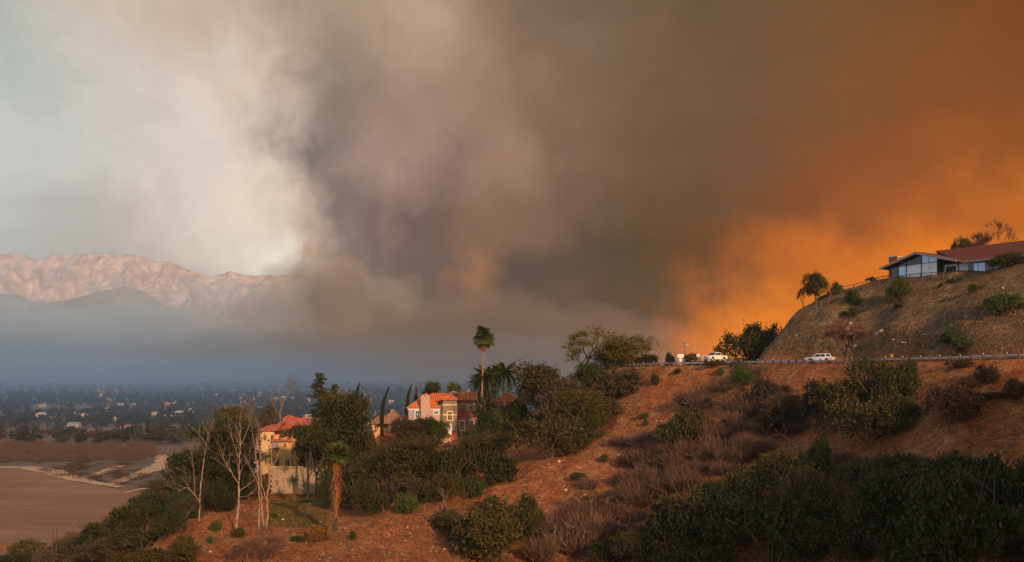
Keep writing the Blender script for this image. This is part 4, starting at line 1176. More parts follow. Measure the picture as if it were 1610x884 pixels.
# bare slope
for px, py, w, h, m, kd, lab in [
    (1027, 606, 18, 16, OLIVE, 'low', 'olive bush near the top of the bare slope, left of the signs'), (1068, 588, 14, 8, OLIVE, 'low', 'flat bush just below the white signs'),
    (1080, 640, 34, 24, PURPLE, 'tuft', 'dark red dry bush alone on the bare slope'), (1012, 660, 14, 10, GREEN, 'low', 'small green bush on the bare slope'),
    (1014, 670, 12, 9, GREEN, 'low', 'second small green bush just below the first on the bare slope'), (912, 757, 22, 12, GREEN, 'low', 'green bush low on the bare slope'), (950, 727, 16, 12, GREEN, 'low', 'green bush halfway down the bare slope'),
    (1130, 592, 14, 12, GREEN, 'low', 'small green bush below the pickup'), (1165, 610, 52, 34, GREEN, 'low', 'large green bush below the guardrail, right of the pickup'), (1125, 577, 26, 8, OLIVE, 'low', 'flat bush under the guardrail by the pickup'),
    (1160, 578, 22, 9, SAGE, 'low', 'flat grey bush under the guardrail'), (1074, 708, 64, 56, OAK, 'low', 'dark shrub in the middle of the slope'), (1050, 715, 60, 26, PURPLE, 'tuft', 'reddish dry shrub at its left foot'),
    (1100, 690, 44, 40, OLIVE, 'low', 'olive shrub at its upper right')]:
    plant('shrub' if kd == 'low' else 'dry_bush', kd, px, py, w, h, m, lab, 'shrub')
plant('shrub', 'low', 770, 880, 110, 84, OLIVE, 'wide dark shrub in the gully right of the mound', 'shrub', k=1)
plant('shrub', 'low', 822, 850, 62, 66, OAK, 'dark round shrub at the right of the gully', 'shrub', k=0)
plant('shrub', 'low', 765, 822, 42, 38, OAK, 'small dark shrub at the top of the gully', 'shrub', k=2)
plant('shrub', 'low', 715, 835, 60, 30, OLIVE, 'low shrub by the end of the wire fence', 'shrub', k=3)
plant('shrub', 'low', 740, 860, 60, 40, OAK, 'shrub at the left of the gully', 'shrub', k=3)
# upper hill
for px, py, w, h, kd, m, lab in [
    (1282, 478, 32, 46, 'round', OLIVE, 'small spreading tree on the left shoulder of the hill'), (1264, 482, 26, 32, 'bare', SAGE, 'thin bare tree left of the spreading one on the shoulder'),
    (1318, 464, 20, 18, 'low', GREEN, 'green bush by the end of the hilltop fence'), (1342, 480, 22, 20, 'low', GREEN, 'green bush below the fence on the cut slope'), (1346, 484, 12, 10, 'low', GREEN, 'small bush close under it on the cut slope'),
    (1340, 500, 16, 12, 'low', GREEN, 'bush lower on the left of the cut slope'), (1326, 498, 8, 7, 'low', GREEN, 'tiny bush beside the lower left one'), (1418, 474, 38, 34, 'low', GREEN, 'large dark bush on the cut slope below the glass house'),
    (1410, 487, 15, 8, 'low', OAK, 'flat little bush just under the large one'), (1478, 453, 8, 7, 'low', OAK, 'tiny bush below the red roof end'), (1495, 446, 9, 7, 'low', OAK, 'tiny bush nearest the patio'),
    (1532, 460, 16, 12, 'low', GREEN, 'small bush below the long roof'), (1582, 500, 44, 32, 'low', GREEN, 'large dark bush at the right of the cut slope'), (1497, 542, 32, 20, 'low', GREEN, 'dark bush above the guardrail, the higher of two'),
    (1523, 558, 38, 22, 'low', GREEN, 'dark bush touching the guardrail, the lower of two'), (1525, 423, 22, 12, 'low', GREEN, 'spiky bush before the long window wall'), (1578, 422, 48, 22, 'low', OAK, 'large dark hedge before the long window wall'),
    (1369, 443, 18, 6, 'low', OAK, 'flat bush behind the hilltop fence'), (1467, 431, 16, 12, 'bare', SAGE, 'dry bush against the white panels of the glass house')]:
    plant('tree' if kd in ('round', 'bare') and h > 25 else 'shrub', kd, px, py, w, h, m, lab, 'tree' if kd in ('round', 'bare') and h > 25 else 'shrub')
plant('tree', 'bare', 1556, 400, 60, 48, DUSK, 'bare round tree behind the long red roof', 'tree', k=1, Y=200)
plant('tree', 'round', 1518, 400, 24, 24, OLIVE, 'small leafy treetop behind the red roof, left of the bare one', 'tree', k=1, Y=200)
plant('tree', 'round', 1502, 402, 14, 20, OLIVE, 'smallest treetop behind the left end of the red roof', 'tree', k=2, Y=200)
# right side below the road
RS = [(1395, 655, 96, 84, OAK, 'low', 'tall dark tree below the guardrail, right of the leafless one'), (1345, 668, 84, 66, OLIVE, 'low', 'brown-green tree below the leafless one'), (1300, 660, 70, 56, SAGE, 'low', 'dull shrub left of the tall dark trees below the road'),
      (1380, 690, 100, 60, OLIVE, 'low', 'wide dark shrub at the foot of the trees below the road'), (1425, 612, 44, 42, OAK, 'low', 'dark shrub at the right end of the tree clump below the road'),
      (1495, 668, 62, 58, BROWN, 'low', 'black-brown scorched shrub on the right slope'), (1510, 580, 36, 14, BROWN, 'low', 'flat dark shrub just below the guardrail at right'), (1545, 606, 36, 28, BROWN, 'low', 'dark brown shrub on the right slope'),
      (1520, 612, 34, 20, BROWN, 'low', 'brown shrub left of its darker neighbour on the right slope'), (1556, 630, 40, 12, BROWN, 'low', 'flat brown shrub below the two darker ones'), (1602, 632, 40, 30, BROWN, 'low', 'brown shrub at the right edge below the road'),
      (1300, 752, 54, 56, OAK, 'low', 'bright-edged dark green bush standing alone above the thicket'), (1140, 845, 150, 100, OAK, 'low', 'great round dark oak at the bottom, left of the others'), (1215, 890, 150, 100, OAK, 'low', 'large dark oak at the bottom beside the great round one'),
      (1080, 884, 120, 90, OAK, 'low', 'dark shrub in front of the great oak'), (1100, 900, 100, 50, OLIVE, 'low', 'olive shrub at the bottom edge below the great oak'), (1290, 830, 110, 90, OLIVE, 'low', 'olive shrub right of the two great oaks'),
      (1440, 855, 150, 116, OAK, 'low', 'widest dark oak in the thicket at lower right'), (1500, 895, 150, 130, OAK, 'low', 'dark oak at the bottom of the right thicket'), (1560, 820, 110, 90, OAK, 'low', 'dark shrub at the upper right of the thicket'),
      (1370, 860, 110, 90, OLIVE, 'low', 'olive shrub in the middle of the right thicket'), (1320, 884, 90, 60, OLIVE, 'low', 'shrub at the bottom, left in the right thicket'), (1600, 890, 90, 80, OLIVE, 'low', 'shrub in the bottom right corner'),
      (1240, 780, 80, 60, OLIVE, 'low', 'dull shrub above the second great oak'), (1345, 770, 90, 50, SAGE, 'low', 'dull brown shrub right of the bright-edged bush'), (1420, 770, 90, 50, OAK, 'low', 'shrub along the top of the right thicket'),
      (1500, 760, 90, 44, OAK, 'low', 'second shrub along the top of the right thicket'), (1400, 900, 110, 60, OAK, 'low', 'shrub at the bottom centre of the right thicket'), (1030, 890, 90, 50, OLIVE, 'low', 'olive shrub at the bottom left of the oaks'), (960, 892, 70, 40, OAK, 'low', 'low dark shrub at the bottom edge below the dry brush'),
      (1210, 640, 50, 40, SAGE, 'low', 'grey-green shrub amid the dead branches'), (1240, 680, 80, 44, SAGE, 'low', 'grey shrub below the dead branches')]
for i, (px, py, w, h, m, kd, lab) in enumerate(RS):
    plant('oak_tree' if 'oak' in lab.split() or ' tree ' in lab else 'shrub', kd, px, py, w, h, m, lab, 'tree' if 'oak' in lab.split() or ' tree ' in lab else 'shrub', k=i % 4)
# leafless grey-purple brush in the gullies: bushes one can still tell apart
BR = []
rb = random.Random(31)
for i in range(105):
    t = rb.random(); u = rb.gauss(0, 1)
    px = 1240 - 330 * t + u * 26; py = 640 + 190 * t + u * 22 + rb.uniform(-14, 14)
    if 1040 < px < 1110 and 650 < py < 712: continue
    if py < 596 or px < 850: continue
    BR.append((px, py, rb.uniform(22, 44), rb.uniform(16, 30)))
for px, py, w, h in BR + [(880, 850, 50, 40), (900, 870, 60, 40), (850, 884, 46, 40), (930, 850, 60, 44), (1000, 800, 50, 34), (900, 830, 50, 34)]:
    plant('dry_bush', 'tuft', px, py, w, h, PURPLE, 'leafless purple-brown bush in the brush that runs down the gully', 'bush', 'purple-brown brush running down the gully')
DBL = ['dead grey bush at the bottom left of the brush, above the low shrubs', 'pale dead bush near the top of the brush below the car', 'dead bush of pale branches at the upper right of the brush', 'dead grey bush under the grey-green shrub in the brush', 'low dead bush in the middle of the brush', 'upright dead bush at the bottom edge beside the upright dead stem', 'dead bush just above the bright-edged bush', 'small dead bush beside the tangle of dead wood']
for i, (px, py, w, h) in enumerate([(925, 820, 60, 50), (1150, 640, 40, 36), (1240, 660, 60, 44), (1205, 690, 60, 40), (1180, 720, 50, 30), (870, 880, 50, 60), (1290, 690, 50, 40), (965, 815, 44, 40)]):
    plant('dead_bush', 'bare', px, py, w, h, SAGE, DBL[i], 'bush', 'dead branching bushes in the brush', bark=DEAD_WOOD)

# ------------------------------------------------------------------ buildings
def mat_tiles(name, c1, c2, period=0.5):
    m, n, l, b = mat_new(name)
    b.inputs['Roughness'].default_value = 0.75
    tc = N(n, 'ShaderNodeTexCoord'); s = N(n, 'ShaderNodeSeparateXYZ'); l.new(tc.outputs['Object'], s.inputs[0])
    sn = N(n, 'ShaderNodeSeparateXYZ'); l.new(tc.outputs['Normal'], sn.inputs[0])
    ax = N(n, 'ShaderNodeMath', operation='ABSOLUTE'); l.new(sn.outputs[0], ax.inputs[0])
    ay = N(n, 'ShaderNodeMath', operation='ABSOLUTE'); l.new(sn.outputs[1], ay.inputs[0])
    gt = N(n, 'ShaderNodeMath', operation='GREATER_THAN'); l.new(ax.outputs[0], gt.inputs[0]); l.new(ay.outputs[0], gt.inputs[1])
    mx = N(n, 'ShaderNodeMix'); l.new(gt.outputs[0], mx.inputs[0]); l.new(s.outputs[0], mx.inputs[2]); l.new(s.outputs[1], mx.inputs[3])
    mu = N(n, 'ShaderNodeMath', operation='MULTIPLY'); l.new(mx.outputs[0], mu.inputs[0]); mu.inputs[1].default_value = 6.2832 / period
    si = N(n, 'ShaderNodeMath', operation='SINE'); l.new(mu.outputs[0], si.inputs[0])
    bp = N(n, 'ShaderNodeBump'); bp.inputs['Distance'].default_value = 0.09; l.new(si.outputs[0], bp.inputs['Height']); l.new(bp.outputs[0], b.inputs['Normal'])
    t = N(n, 'ShaderNodeTexNoise'); t.inputs['Scale'].default_value = 2.2; t.inputs['Detail'].default_value = 6; l.new(tc.outputs['Object'], t.inputs['Vector'])
    a = N(n, 'ShaderNodeMath', operation='MULTIPLY_ADD'); l.new(si.outputs[0], a.inputs[0]); a.inputs[1].default_value = 0.16; l.new(t.outputs['Fac'], a.inputs[2])
    r = N(n, 'ShaderNodeValToRGB'); e = r.color_ramp.elements; e[0].position, e[0].color = 0.3, (*c1, 1); e[1].position, e[1].color = 0.7, (*c2, 1)
    l.new(a.outputs[0], r.inputs[0]); l.new(r.outputs[0], b.inputs['Base Color'])
    return m
ORANGE_TILE = mat_tiles('orange_roof_tiles', (0.42, 0.08, 0.022), (0.80, 0.21, 0.06))
RED_TILE = mat_tiles('red_roof_tiles', (0.38, 0.07, 0.045), (0.66, 0.15, 0.09))
BROWN_TILE = mat_tiles('brown_roof_tiles', (0.26, 0.11, 0.05), (0.42, 0.20, 0.10))
RED_SHINGLE = mat('dark_red_shingles', (0.12, 0.028, 0.016), 0.9, scale=6, var=0.25, bump=0.02)
BROWN_WALL = mat('brown_stucco', (0.25, 0.165, 0.13), 0.9, scale=1.2, var=0.12)
YELLOW_WALL = mat('yellow_stucco', (0.62, 0.36, 0.13), 0.9, scale=0.7, var=0.14)
CREAM_WALL = mat('cream_stucco', (0.62, 0.43, 0.21), 0.9, scale=0.9, var=0.12)
PEACH_WALL = mat('peach_stucco', (0.66, 0.38, 0.19), 0.9, scale=0.9, var=0.1)
GREY_WALL = mat('grey_stucco', (0.34, 0.31, 0.29), 0.9, scale=1, var=0.1)
PINK_BRICK = mat('pinkish_brick', (0.47, 0.31, 0.25), 0.9, scale=4, var=0.12, bump=0.01)
MAUVE_WALL = mat('mauve_stucco', (0.42, 0.30, 0.27), 0.9, scale=1, var=0.1)
TRIM = mat('cream_trim', (0.70, 0.53, 0.27), 0.8, scale=2, var=0.08)
WHITE = mat('white_paint', (0.82, 0.82, 0.82), 0.6, scale=2, var=0.04)
DARKWOOD = mat('dark_wood', (0.07, 0.04, 0.03), 0.7, scale=3)
RETAIN = mat('retaining_stone', (0.46, 0.35, 0.25), 0.95, scale=2.2, c2=(0.24, 0.17, 0.115), bump=0.05)
BRICK_RED = mat('red_brick', (0.36, 0.085, 0.045), 0.9, scale=5, var=0.25)
GREYBEAM = mat('weathered_fascia', (0.30, 0.24, 0.22), 0.8, scale=3)
def mat_glass(name, c, rough=0.08):
    m, n, l, b = mat_new(name)
    b.inputs['Base Color'].default_value = (*c, 1); b.inputs['Roughness'].default_value = rough; b.inputs['Specular IOR Level'].default_value = 1.0
    b.inputs['Metallic'].default_value = 0.35
    tc = N(n, 'ShaderNodeTexCoord'); t = N(n, 'ShaderNodeTexNoise'); t.inputs['Scale'].default_value = 0.9; l.new(tc.outputs['Object'], t.inputs['Vector'])
    bp = N(n, 'ShaderNodeBump'); bp.inputs['Distance'].default_value = 0.02; bp.inputs['Strength'].default_value = 0.3; l.new(t.outputs['Fac'], bp.inputs['Height']); l.new(bp.outputs[0], b.inputs['Normal'])
    return m
GLASS = mat_glass('window_glass', (0.035, 0.04, 0.05))
SKYGLASS = mat_glass('painted_sky_glass', (0.42, 0.55, 0.75), 0.04)  # blue sky reflection put into the base colour

class Front:
    """upright plane of a facade in local metres: x along it, y into the building, z up"""
    def __init__(s, name, O, yaw, label, cat):
        s.O = Vector(O); s.yaw = yaw
        s.e = Vector((math.cos(yaw), math.sin(yaw), 0)); s.n = Vector((-math.sin(yaw), math.cos(yaw), 0))
        s.root = empty(name, s.O, yaw); tag(s.root, label, cat)
    def st(s, px, py, off=0.0):
        d = Vector(((px - 805) / F, 1.0, (HY - py) / F)); c = Vector((0, 0, ZC))
        o = s.O + s.n * off
        t = (o - c).dot(s.n) / d.dot(s.n)
        p = c + d * t - s.O
        return p.dot(s.e), p.z
    def X(s, px, off=0.0): return s.st(px, 600, off)[0]
    def Z(s, py, px, off=0.0): return s.st(px, py, off)[1]
    def window(s, x0, x1, z0, z1, off, frame=None, glass=None, name='window', fw=0.18, bars=(1, 0)):
        fm = frame or TRIM
        o = MB()
        o.b2((x0 - fw, off - .10, z0 - fw), (x1 + fw, off - .003, z0)); o.b2((x0 - fw, off - .10, z1), (x1 + fw, off - .003, z1 + fw))
        o.b2((x0 - fw, off - .098, z0), (x0, off - .004, z1)); o.b2((x1, off - .098, z0), (x1 + fw, off - .004, z1))
        f = o.build(name, fm, s.root)
        MB().b2((x0, off - .03, z0), (x1, off - .005, z1)).build('pane', glass or GLASS, f)
        bm_ = MB()
        for i in range(bars[0]):
            xx = x0 + (x1 - x0) * (i + 1) / (bars[0] + 1); bm_.b2((xx - .035, off - .06, z0 + .002), (xx + .035, off - .031, z1 - .002))
        for i in range(bars[1]):
            zz = z0 + (z1 - z0) * (i + 1) / (bars[1] + 1); bm_.b2((x0 + .002, off - .055, zz - .03), (x1 - .002, off - .031, zz + .03))
        if bm_.v: bm_.build('glazing_bar', fm, f)
        return f
def hip(x0, x1, y0, y1, z, rise, over=0.5, ridge=None, th=0.18):
    """hipped roof as a solid with eaves"""
    x0 -= over; x1 += over; y0 -= over; y1 += over
    w, d = x1 - x0, y1 - y0
    r = min(w, d) / 2 if ridge is None else ridge
    if w >= d: R1, R2 = (x0 + r, (y0 + y1) / 2, z + rise), (x1 - r, (y0 + y1) / 2, z + rise)
    else: R1, R2 = ((x0 + x1) / 2, y0 + r, z + rise), ((x0 + x1) / 2, y1 - r, z + rise)
    A, B, C, D = (x0, y0, z), (x1, y0, z), (x1, y1, z), (x0, y1, z)
    m = MB()
    if w >= d: m.poly([A, B, R2, R1]); m.poly([B, C, R2]); m.poly([C, D, R1, R2]); m.poly([D, A, R1])
    else: m.poly([A, B, R1]); m.poly([B, C, R2, R1]); m.poly([C, D, R2]); m.poly([D, A, R1, R2])
    lo = [(p[0], p[1], z - th) for p in (A, B, C, D)]; up = [A, B, C, D]
    for i in range(4):
        j = (i + 1) % 4; m.poly([lo[i], lo[j], up[j], up[i]])
    m.poly(lo[::-1])
    return m

def big_house():
    O = at(700, 682, 236)
    f = Front('hillside_house', O, 0.0, 'big brown house with orange tile roof, square entrance tower and white arched front door', 'house')
    R = f.root; k = 236 / F
    u = lambda px: (px - 700) * k
    w = lambda py: (682 - py) * k
    # left wing
    MB().b2((u(643), -1.2, -1), (u(692), 9, w(642))).build('wall', MAUVE_WALL, R)['label'] = 'mauve wall of the left wing'
    MB().b2((u(692) + .003, -.9, -1), (u(698), 8.9, w(636))).build('wall', CREAM_WALL, R)  # left-facing side beside the tower, its lit tone put into the cream colour
    MB().b2((u(642), -1.32, w(644)), (u(692) + .1, -1.203, w(640.5))).build('fascia', WHITE, R)
    h = hip(u(643), u(692), -1.2, 8.4, w(640.5), 3.3, 0.4); h.build('roof', ORANGE_TILE, R)
    MB().b2((u(663), -2.3, -1), (u(677), -1.33, w(624))).build('chimney', PINK_BRICK, R)
    ch = [o for o in R.children if o.name.startswith('chimney')][-1]
    m = MB(); m.b2((u(663) - .08, -2.38, w(624)), (u(677) + .08, -1.25, w(624) + .16)); m.b2((u(665), -2.1, w(624) + .16), (u(668), -1.6, w(621))); m.b2((u(672), -2.1, w(624) + .16), (u(675), -1.6, w(621))); m.build('chimney_cap', PINK_BRICK, ch)
    f.window(u(645.5), u(650.5), w(656), w(648), -1.2, MAUVE_WALL, SKYGLASS, bars=(1, 0))
    f.window(u(654), u(659.5), w(656.5), w(646), -1.2, WHITE, GLASS, bars=(1, 1))
    f.window(u(683.5), u(690), w(651), w(646.5), -1.2, WHITE, GLASS, bars=(2, 0))
    # long rear range and its roof, right of the tower
    MB().b2((u(698), 1.2, -1), (u(748), 10, w(629))).build('wall', BROWN_WALL, R)
    MB().b2((u(748) + .003, 1.6, -1), (u(819), 9.6, w(634))).build('wall', BROWN_WALL, R)
    hip(u(690), u(772), 1.2, 10.8, w(629), 1.75, 0.45, ridge=2.5).build('roof', ORANGE_TILE, R)
    hip(u(776), u(819), 1.6, 9.6, w(632.5), 2.3, 0.45, ridge=1.6).build('roof', ORANGE_TILE, R)
    MB().b2((u(720), 1.08, w(630.5)), (u(772), 1.197, w(629.2))).build('cornice', TRIM, R)
    MB().b2((u(774), 1.48, w(637)), (u(819), 1.597, w(634.3))).build('cornice', TRIM, R)
    MB().b2((u(720), 1.10, w(636.5)), (u(747), 1.198, w(635.3))).build('cornice', TRIM, R)
    hip(u(662), u(728), 2.0, 10.8, w(632.5), 2.05, .45, ridge=2.5).build('roof', ORANGE_TILE, R)
    # tower
    MB().b2((u(697.5), -2.4, w(662)), (u(719.5), 2.5, w(627.3))).build('tower_wall', BROWN_WALL, R)
    m = MB(); n = 0   # flared foot of the tower
    a, b = (u(697.5), u(719.5)), (u(695.5), u(721.0))
    T = [(a[0], -2.4, w(662)), (a[1], -2.4, w(662)), (a[1], 2.5, w(662)), (a[0], 2.5, w(662))]
    Bt = [(b[0], -2.9, -1), (b[1], -2.9, -1), (b[1], 2.5, -1), (b[0], 2.5, -1)]
    for i in range(4): m.poly([Bt[i], Bt[(i + 1) % 4], T[(i + 1) % 4], T[i]])
    m.build('tower_foot', BROWN_WALL, R)
    hip(u(697.5), u(719.5), -2.4, 2.4, w(627.3), 1.35, 0.42, ridge=1.9).build('tower_roof', ORANGE_TILE, R)
    MB().b2((u(697.5) - .25, -2.66, w(628.6)), (u(719.5) + .25, -2.403, w(627.4) - .2)).build('cornice', TRIM, R)
    MB().b2((u(697.5) - .06, -2.5, w(637.2)), (u(719.5) + .06, -2.404, w(635.2))).build('cornice', TRIM, R)
    MB().b2((u(697.5) - .06, -2.5, w(652.6)), (u(719.5) + .06, -2.404, w(650.8))).build('cornice', TRIM, R)
    f.window(u(705.3), u(711.5), w(659.5), w(647.5), -2.42, TRIM, GLASS, bars=(1, 2), fw=.28)
    # white arched door
    pr = [(u(705.1), 0.0), (u(711.6), 0.0), (u(711.6), w(668))]
    cx, rx = (u(705.1) + u(711.6)) / 2, (u(711.6) - u(705.1)) / 2
    for i in range(1, 8): pr.append((cx + rx * math.cos(math.pi * i / 8), w(668) + rx * 1.0 * math.sin(math.pi * i / 8)))
    pr.append((u(705.1), w(668)))
    d = MB().prism(pr, -2.98, -2.86).build('door', WHITE, R)
    MB().b2((u(710.4), -3.06, 1.0), (u(710.9), -2.985, 1.12)).build('handle', DARKWOOD, d)
    f.window(u(736), u(742.6), w(643.4), w(639), 1.2, TRIM, GLASS, bars=(1, 0))
    # lower storey right of the tower
    MB().b2((u(721.1), -.6, -1), (u(748), 1.19, w(655))).build('wall', BROWN_WALL, R)
    m = MB(); m.prism([(-.9, w(655)), (1.19, w(648.6)), (1.19, w(655))], u(720.5), u(748.5), 'x'); m.build('lower_roof', RED_TILE, R)
    d = f.window(u(723.6), u(729.6), w(675.5), w(662.3), -.6, TRIM, DARKWOOD, name='side_door', bars=(1, 2), fw=.26)
    f.window(u(740), u(744.6), w(668), w(661), -.6, TRIM, GLASS, bars=(1, 0))
    f.window(u(809.5), u(815.3), w(647), w(637.5), 1.6, TRIM, GLASS, bars=(0, 0), fw=.22)
    # round skylight dome on the roof
    m = MB(); r = []; 
    for j in range(5):
        t = j / 4 * math.pi / 2; r.append((math.cos(t), math.sin(t)))
    for j in range(4):
        for i in range(16):
            p = lambda a_, q: (u(713) + 1.05 * q[0] * math.cos(a_), 3.6 + 1.05 * q[0] * math.sin(a_), w(618.6) + .55 * q[1])
            a0, a1 = i * math.pi / 8, (i + 1) * math.pi / 8
            m.poly([p(a0, r[j]), p(a1, r[j]), p(a1, r[j + 1]), p(a0, r[j + 1])])
    m.build('skylight_dome', GREY_WALL, R)
    # terrace and steps of red brick
    m = MB()
    for i in range(5):
        m.b2((u(696) - i * .12, -3.4 - i * .45, -1.6), (u(716), -2.95 - i * .45, -.02 - i * .2))
    m.build('steps', BRICK_RED, R)
    m = MB(); m.b2((u(692), -6.6, -2.2), (u(712), -6.25, -.75)); m.b2((u(709), -6.24, -2.2), (u(711), -5.6, -.4)); m.build('terrace_wall', PINK_BRICK, R)
    for px in (702.2, 713.8):
        t = empty('flower_pot', at(px, 682, 236 - 3.35)); t.location.z = O.z - .02
        tag(t, 'red clay pot on the doorstep %s of the white arched door' % ('left' if px < 705 else 'right'), 'pot')
        MB().tube([(0, 0, 0), (0, 0, .25), (0, 0, .5)], [.2, .32, .34], 10).build('pot', BRICK_RED, t)
        rs = np.random.RandomState(int(px)); V, Q_ = quads_at(rs, rs.normal(0, .16, (90, 3)) + np.array([0, 0, .68]), .09)
        obj('leaves', mesh_np('leaves', V, Q_, [GREEN], attrs={'rnd': np.repeat(rs.rand(90), 4)}), t)
big_house()

def small_house():
    O = at(604, 682, 250); k = 250 / F
    f = Front('small_house', O, 0.0, 'peach stucco house with brown hipped roof between the thin curved cypresses', 'house')
    R = f.root; u = lambda px: (px - 604) * k; w = lambda py: (682 - py) * k
    MB().b2((u(584), 0, -2), (u(611), 9, w(666))).build('wall', PEACH_WALL, R)
    MB().b2((u(611) + .002, -1.4, -2), (u(623), 8.9, w(666) - .002)).build('wall', PEACH_WALL, R)
    MB().b2((u(581), .8, -2), (u(584) - .002, 8, w(667))).build('wall', GREY_WALL, R)
    hip(u(582), u(611), 0, 9, w(665.5), 2.1, .7, ridge=4.6).build('roof', BROWN_TILE, R)
    hip(u(601), u(629), -1.4, 9, w(665) + .02, 3.1, .7, ridge=4.4).build('roof', BROWN_TILE, R)
    MB().b2((u(612), 3.5, w(650)), (u(616.5), 4.5, w(645))).build('chimney', GREY_WALL, R)
    for a, b in ((589, 591.3), (592.3, 594.6), (604, 606.6)):
        f.window(u(a), u(b), w(674), w(669), 0, PEACH_WALL, GLASS, bars=(0, 0), fw=.08)
    # arched porch as a flat dark panel
    pr = [(u(615.5), -.3), (u(621.5), -.3), (u(621.5), w(676))]; cx, rx = (u(615.5) + u(621.5)) / 2, (u(621.5) - u(615.5)) / 2
    for i in range(1, 8): pr.append((cx + rx * math.cos(math.pi * i / 8), w(676) + rx * math.sin(math.pi * i / 8)))
    pr.append((u(615.5), w(676)))
    MB().prism(pr, -1.46, -1.403).build('dark_porch_arch', DARKWOOD, R)
    d = MB().b2((u(603.4), -.3, w(663.5)), (u(607.6), 2.4, w(659.5))).build('dormer', PEACH_WALL, R)
    MB().prism([(u(602.8), w(659.5) + .003), (u(608.2), w(659.5) + .003), (u(605.5), w(657))], -.5, 2.4).build('dormer_roof', BROWN_TILE, d)
    # grey garage to the right
    O2 = at(634, 668, 238); k2 = 238 / F
    g = Front('garage', O2, 0.0, 'low grey outbuilding with red tile roof left of the big house', 'outbuilding')
    u2 = lambda px: (px - 634) * k2; w2 = lambda py: (668 - py) * k2
    MB().prism([(u2(626), -2), (u2(641.5), -2), (u2(641.5), w2(655)), (u2(626), w2(660.3))], 0, 5).build('wall', GREY_WALL, g.root)
    MB().prism([(u2(624.5), w2(660.8)), (u2(642.2), w2(654.8)), (u2(642.2), w2(653)), (u2(624.5), w2(659))], -.4, 5.4).build('roof', RED_TILE, g.root)
small_house()

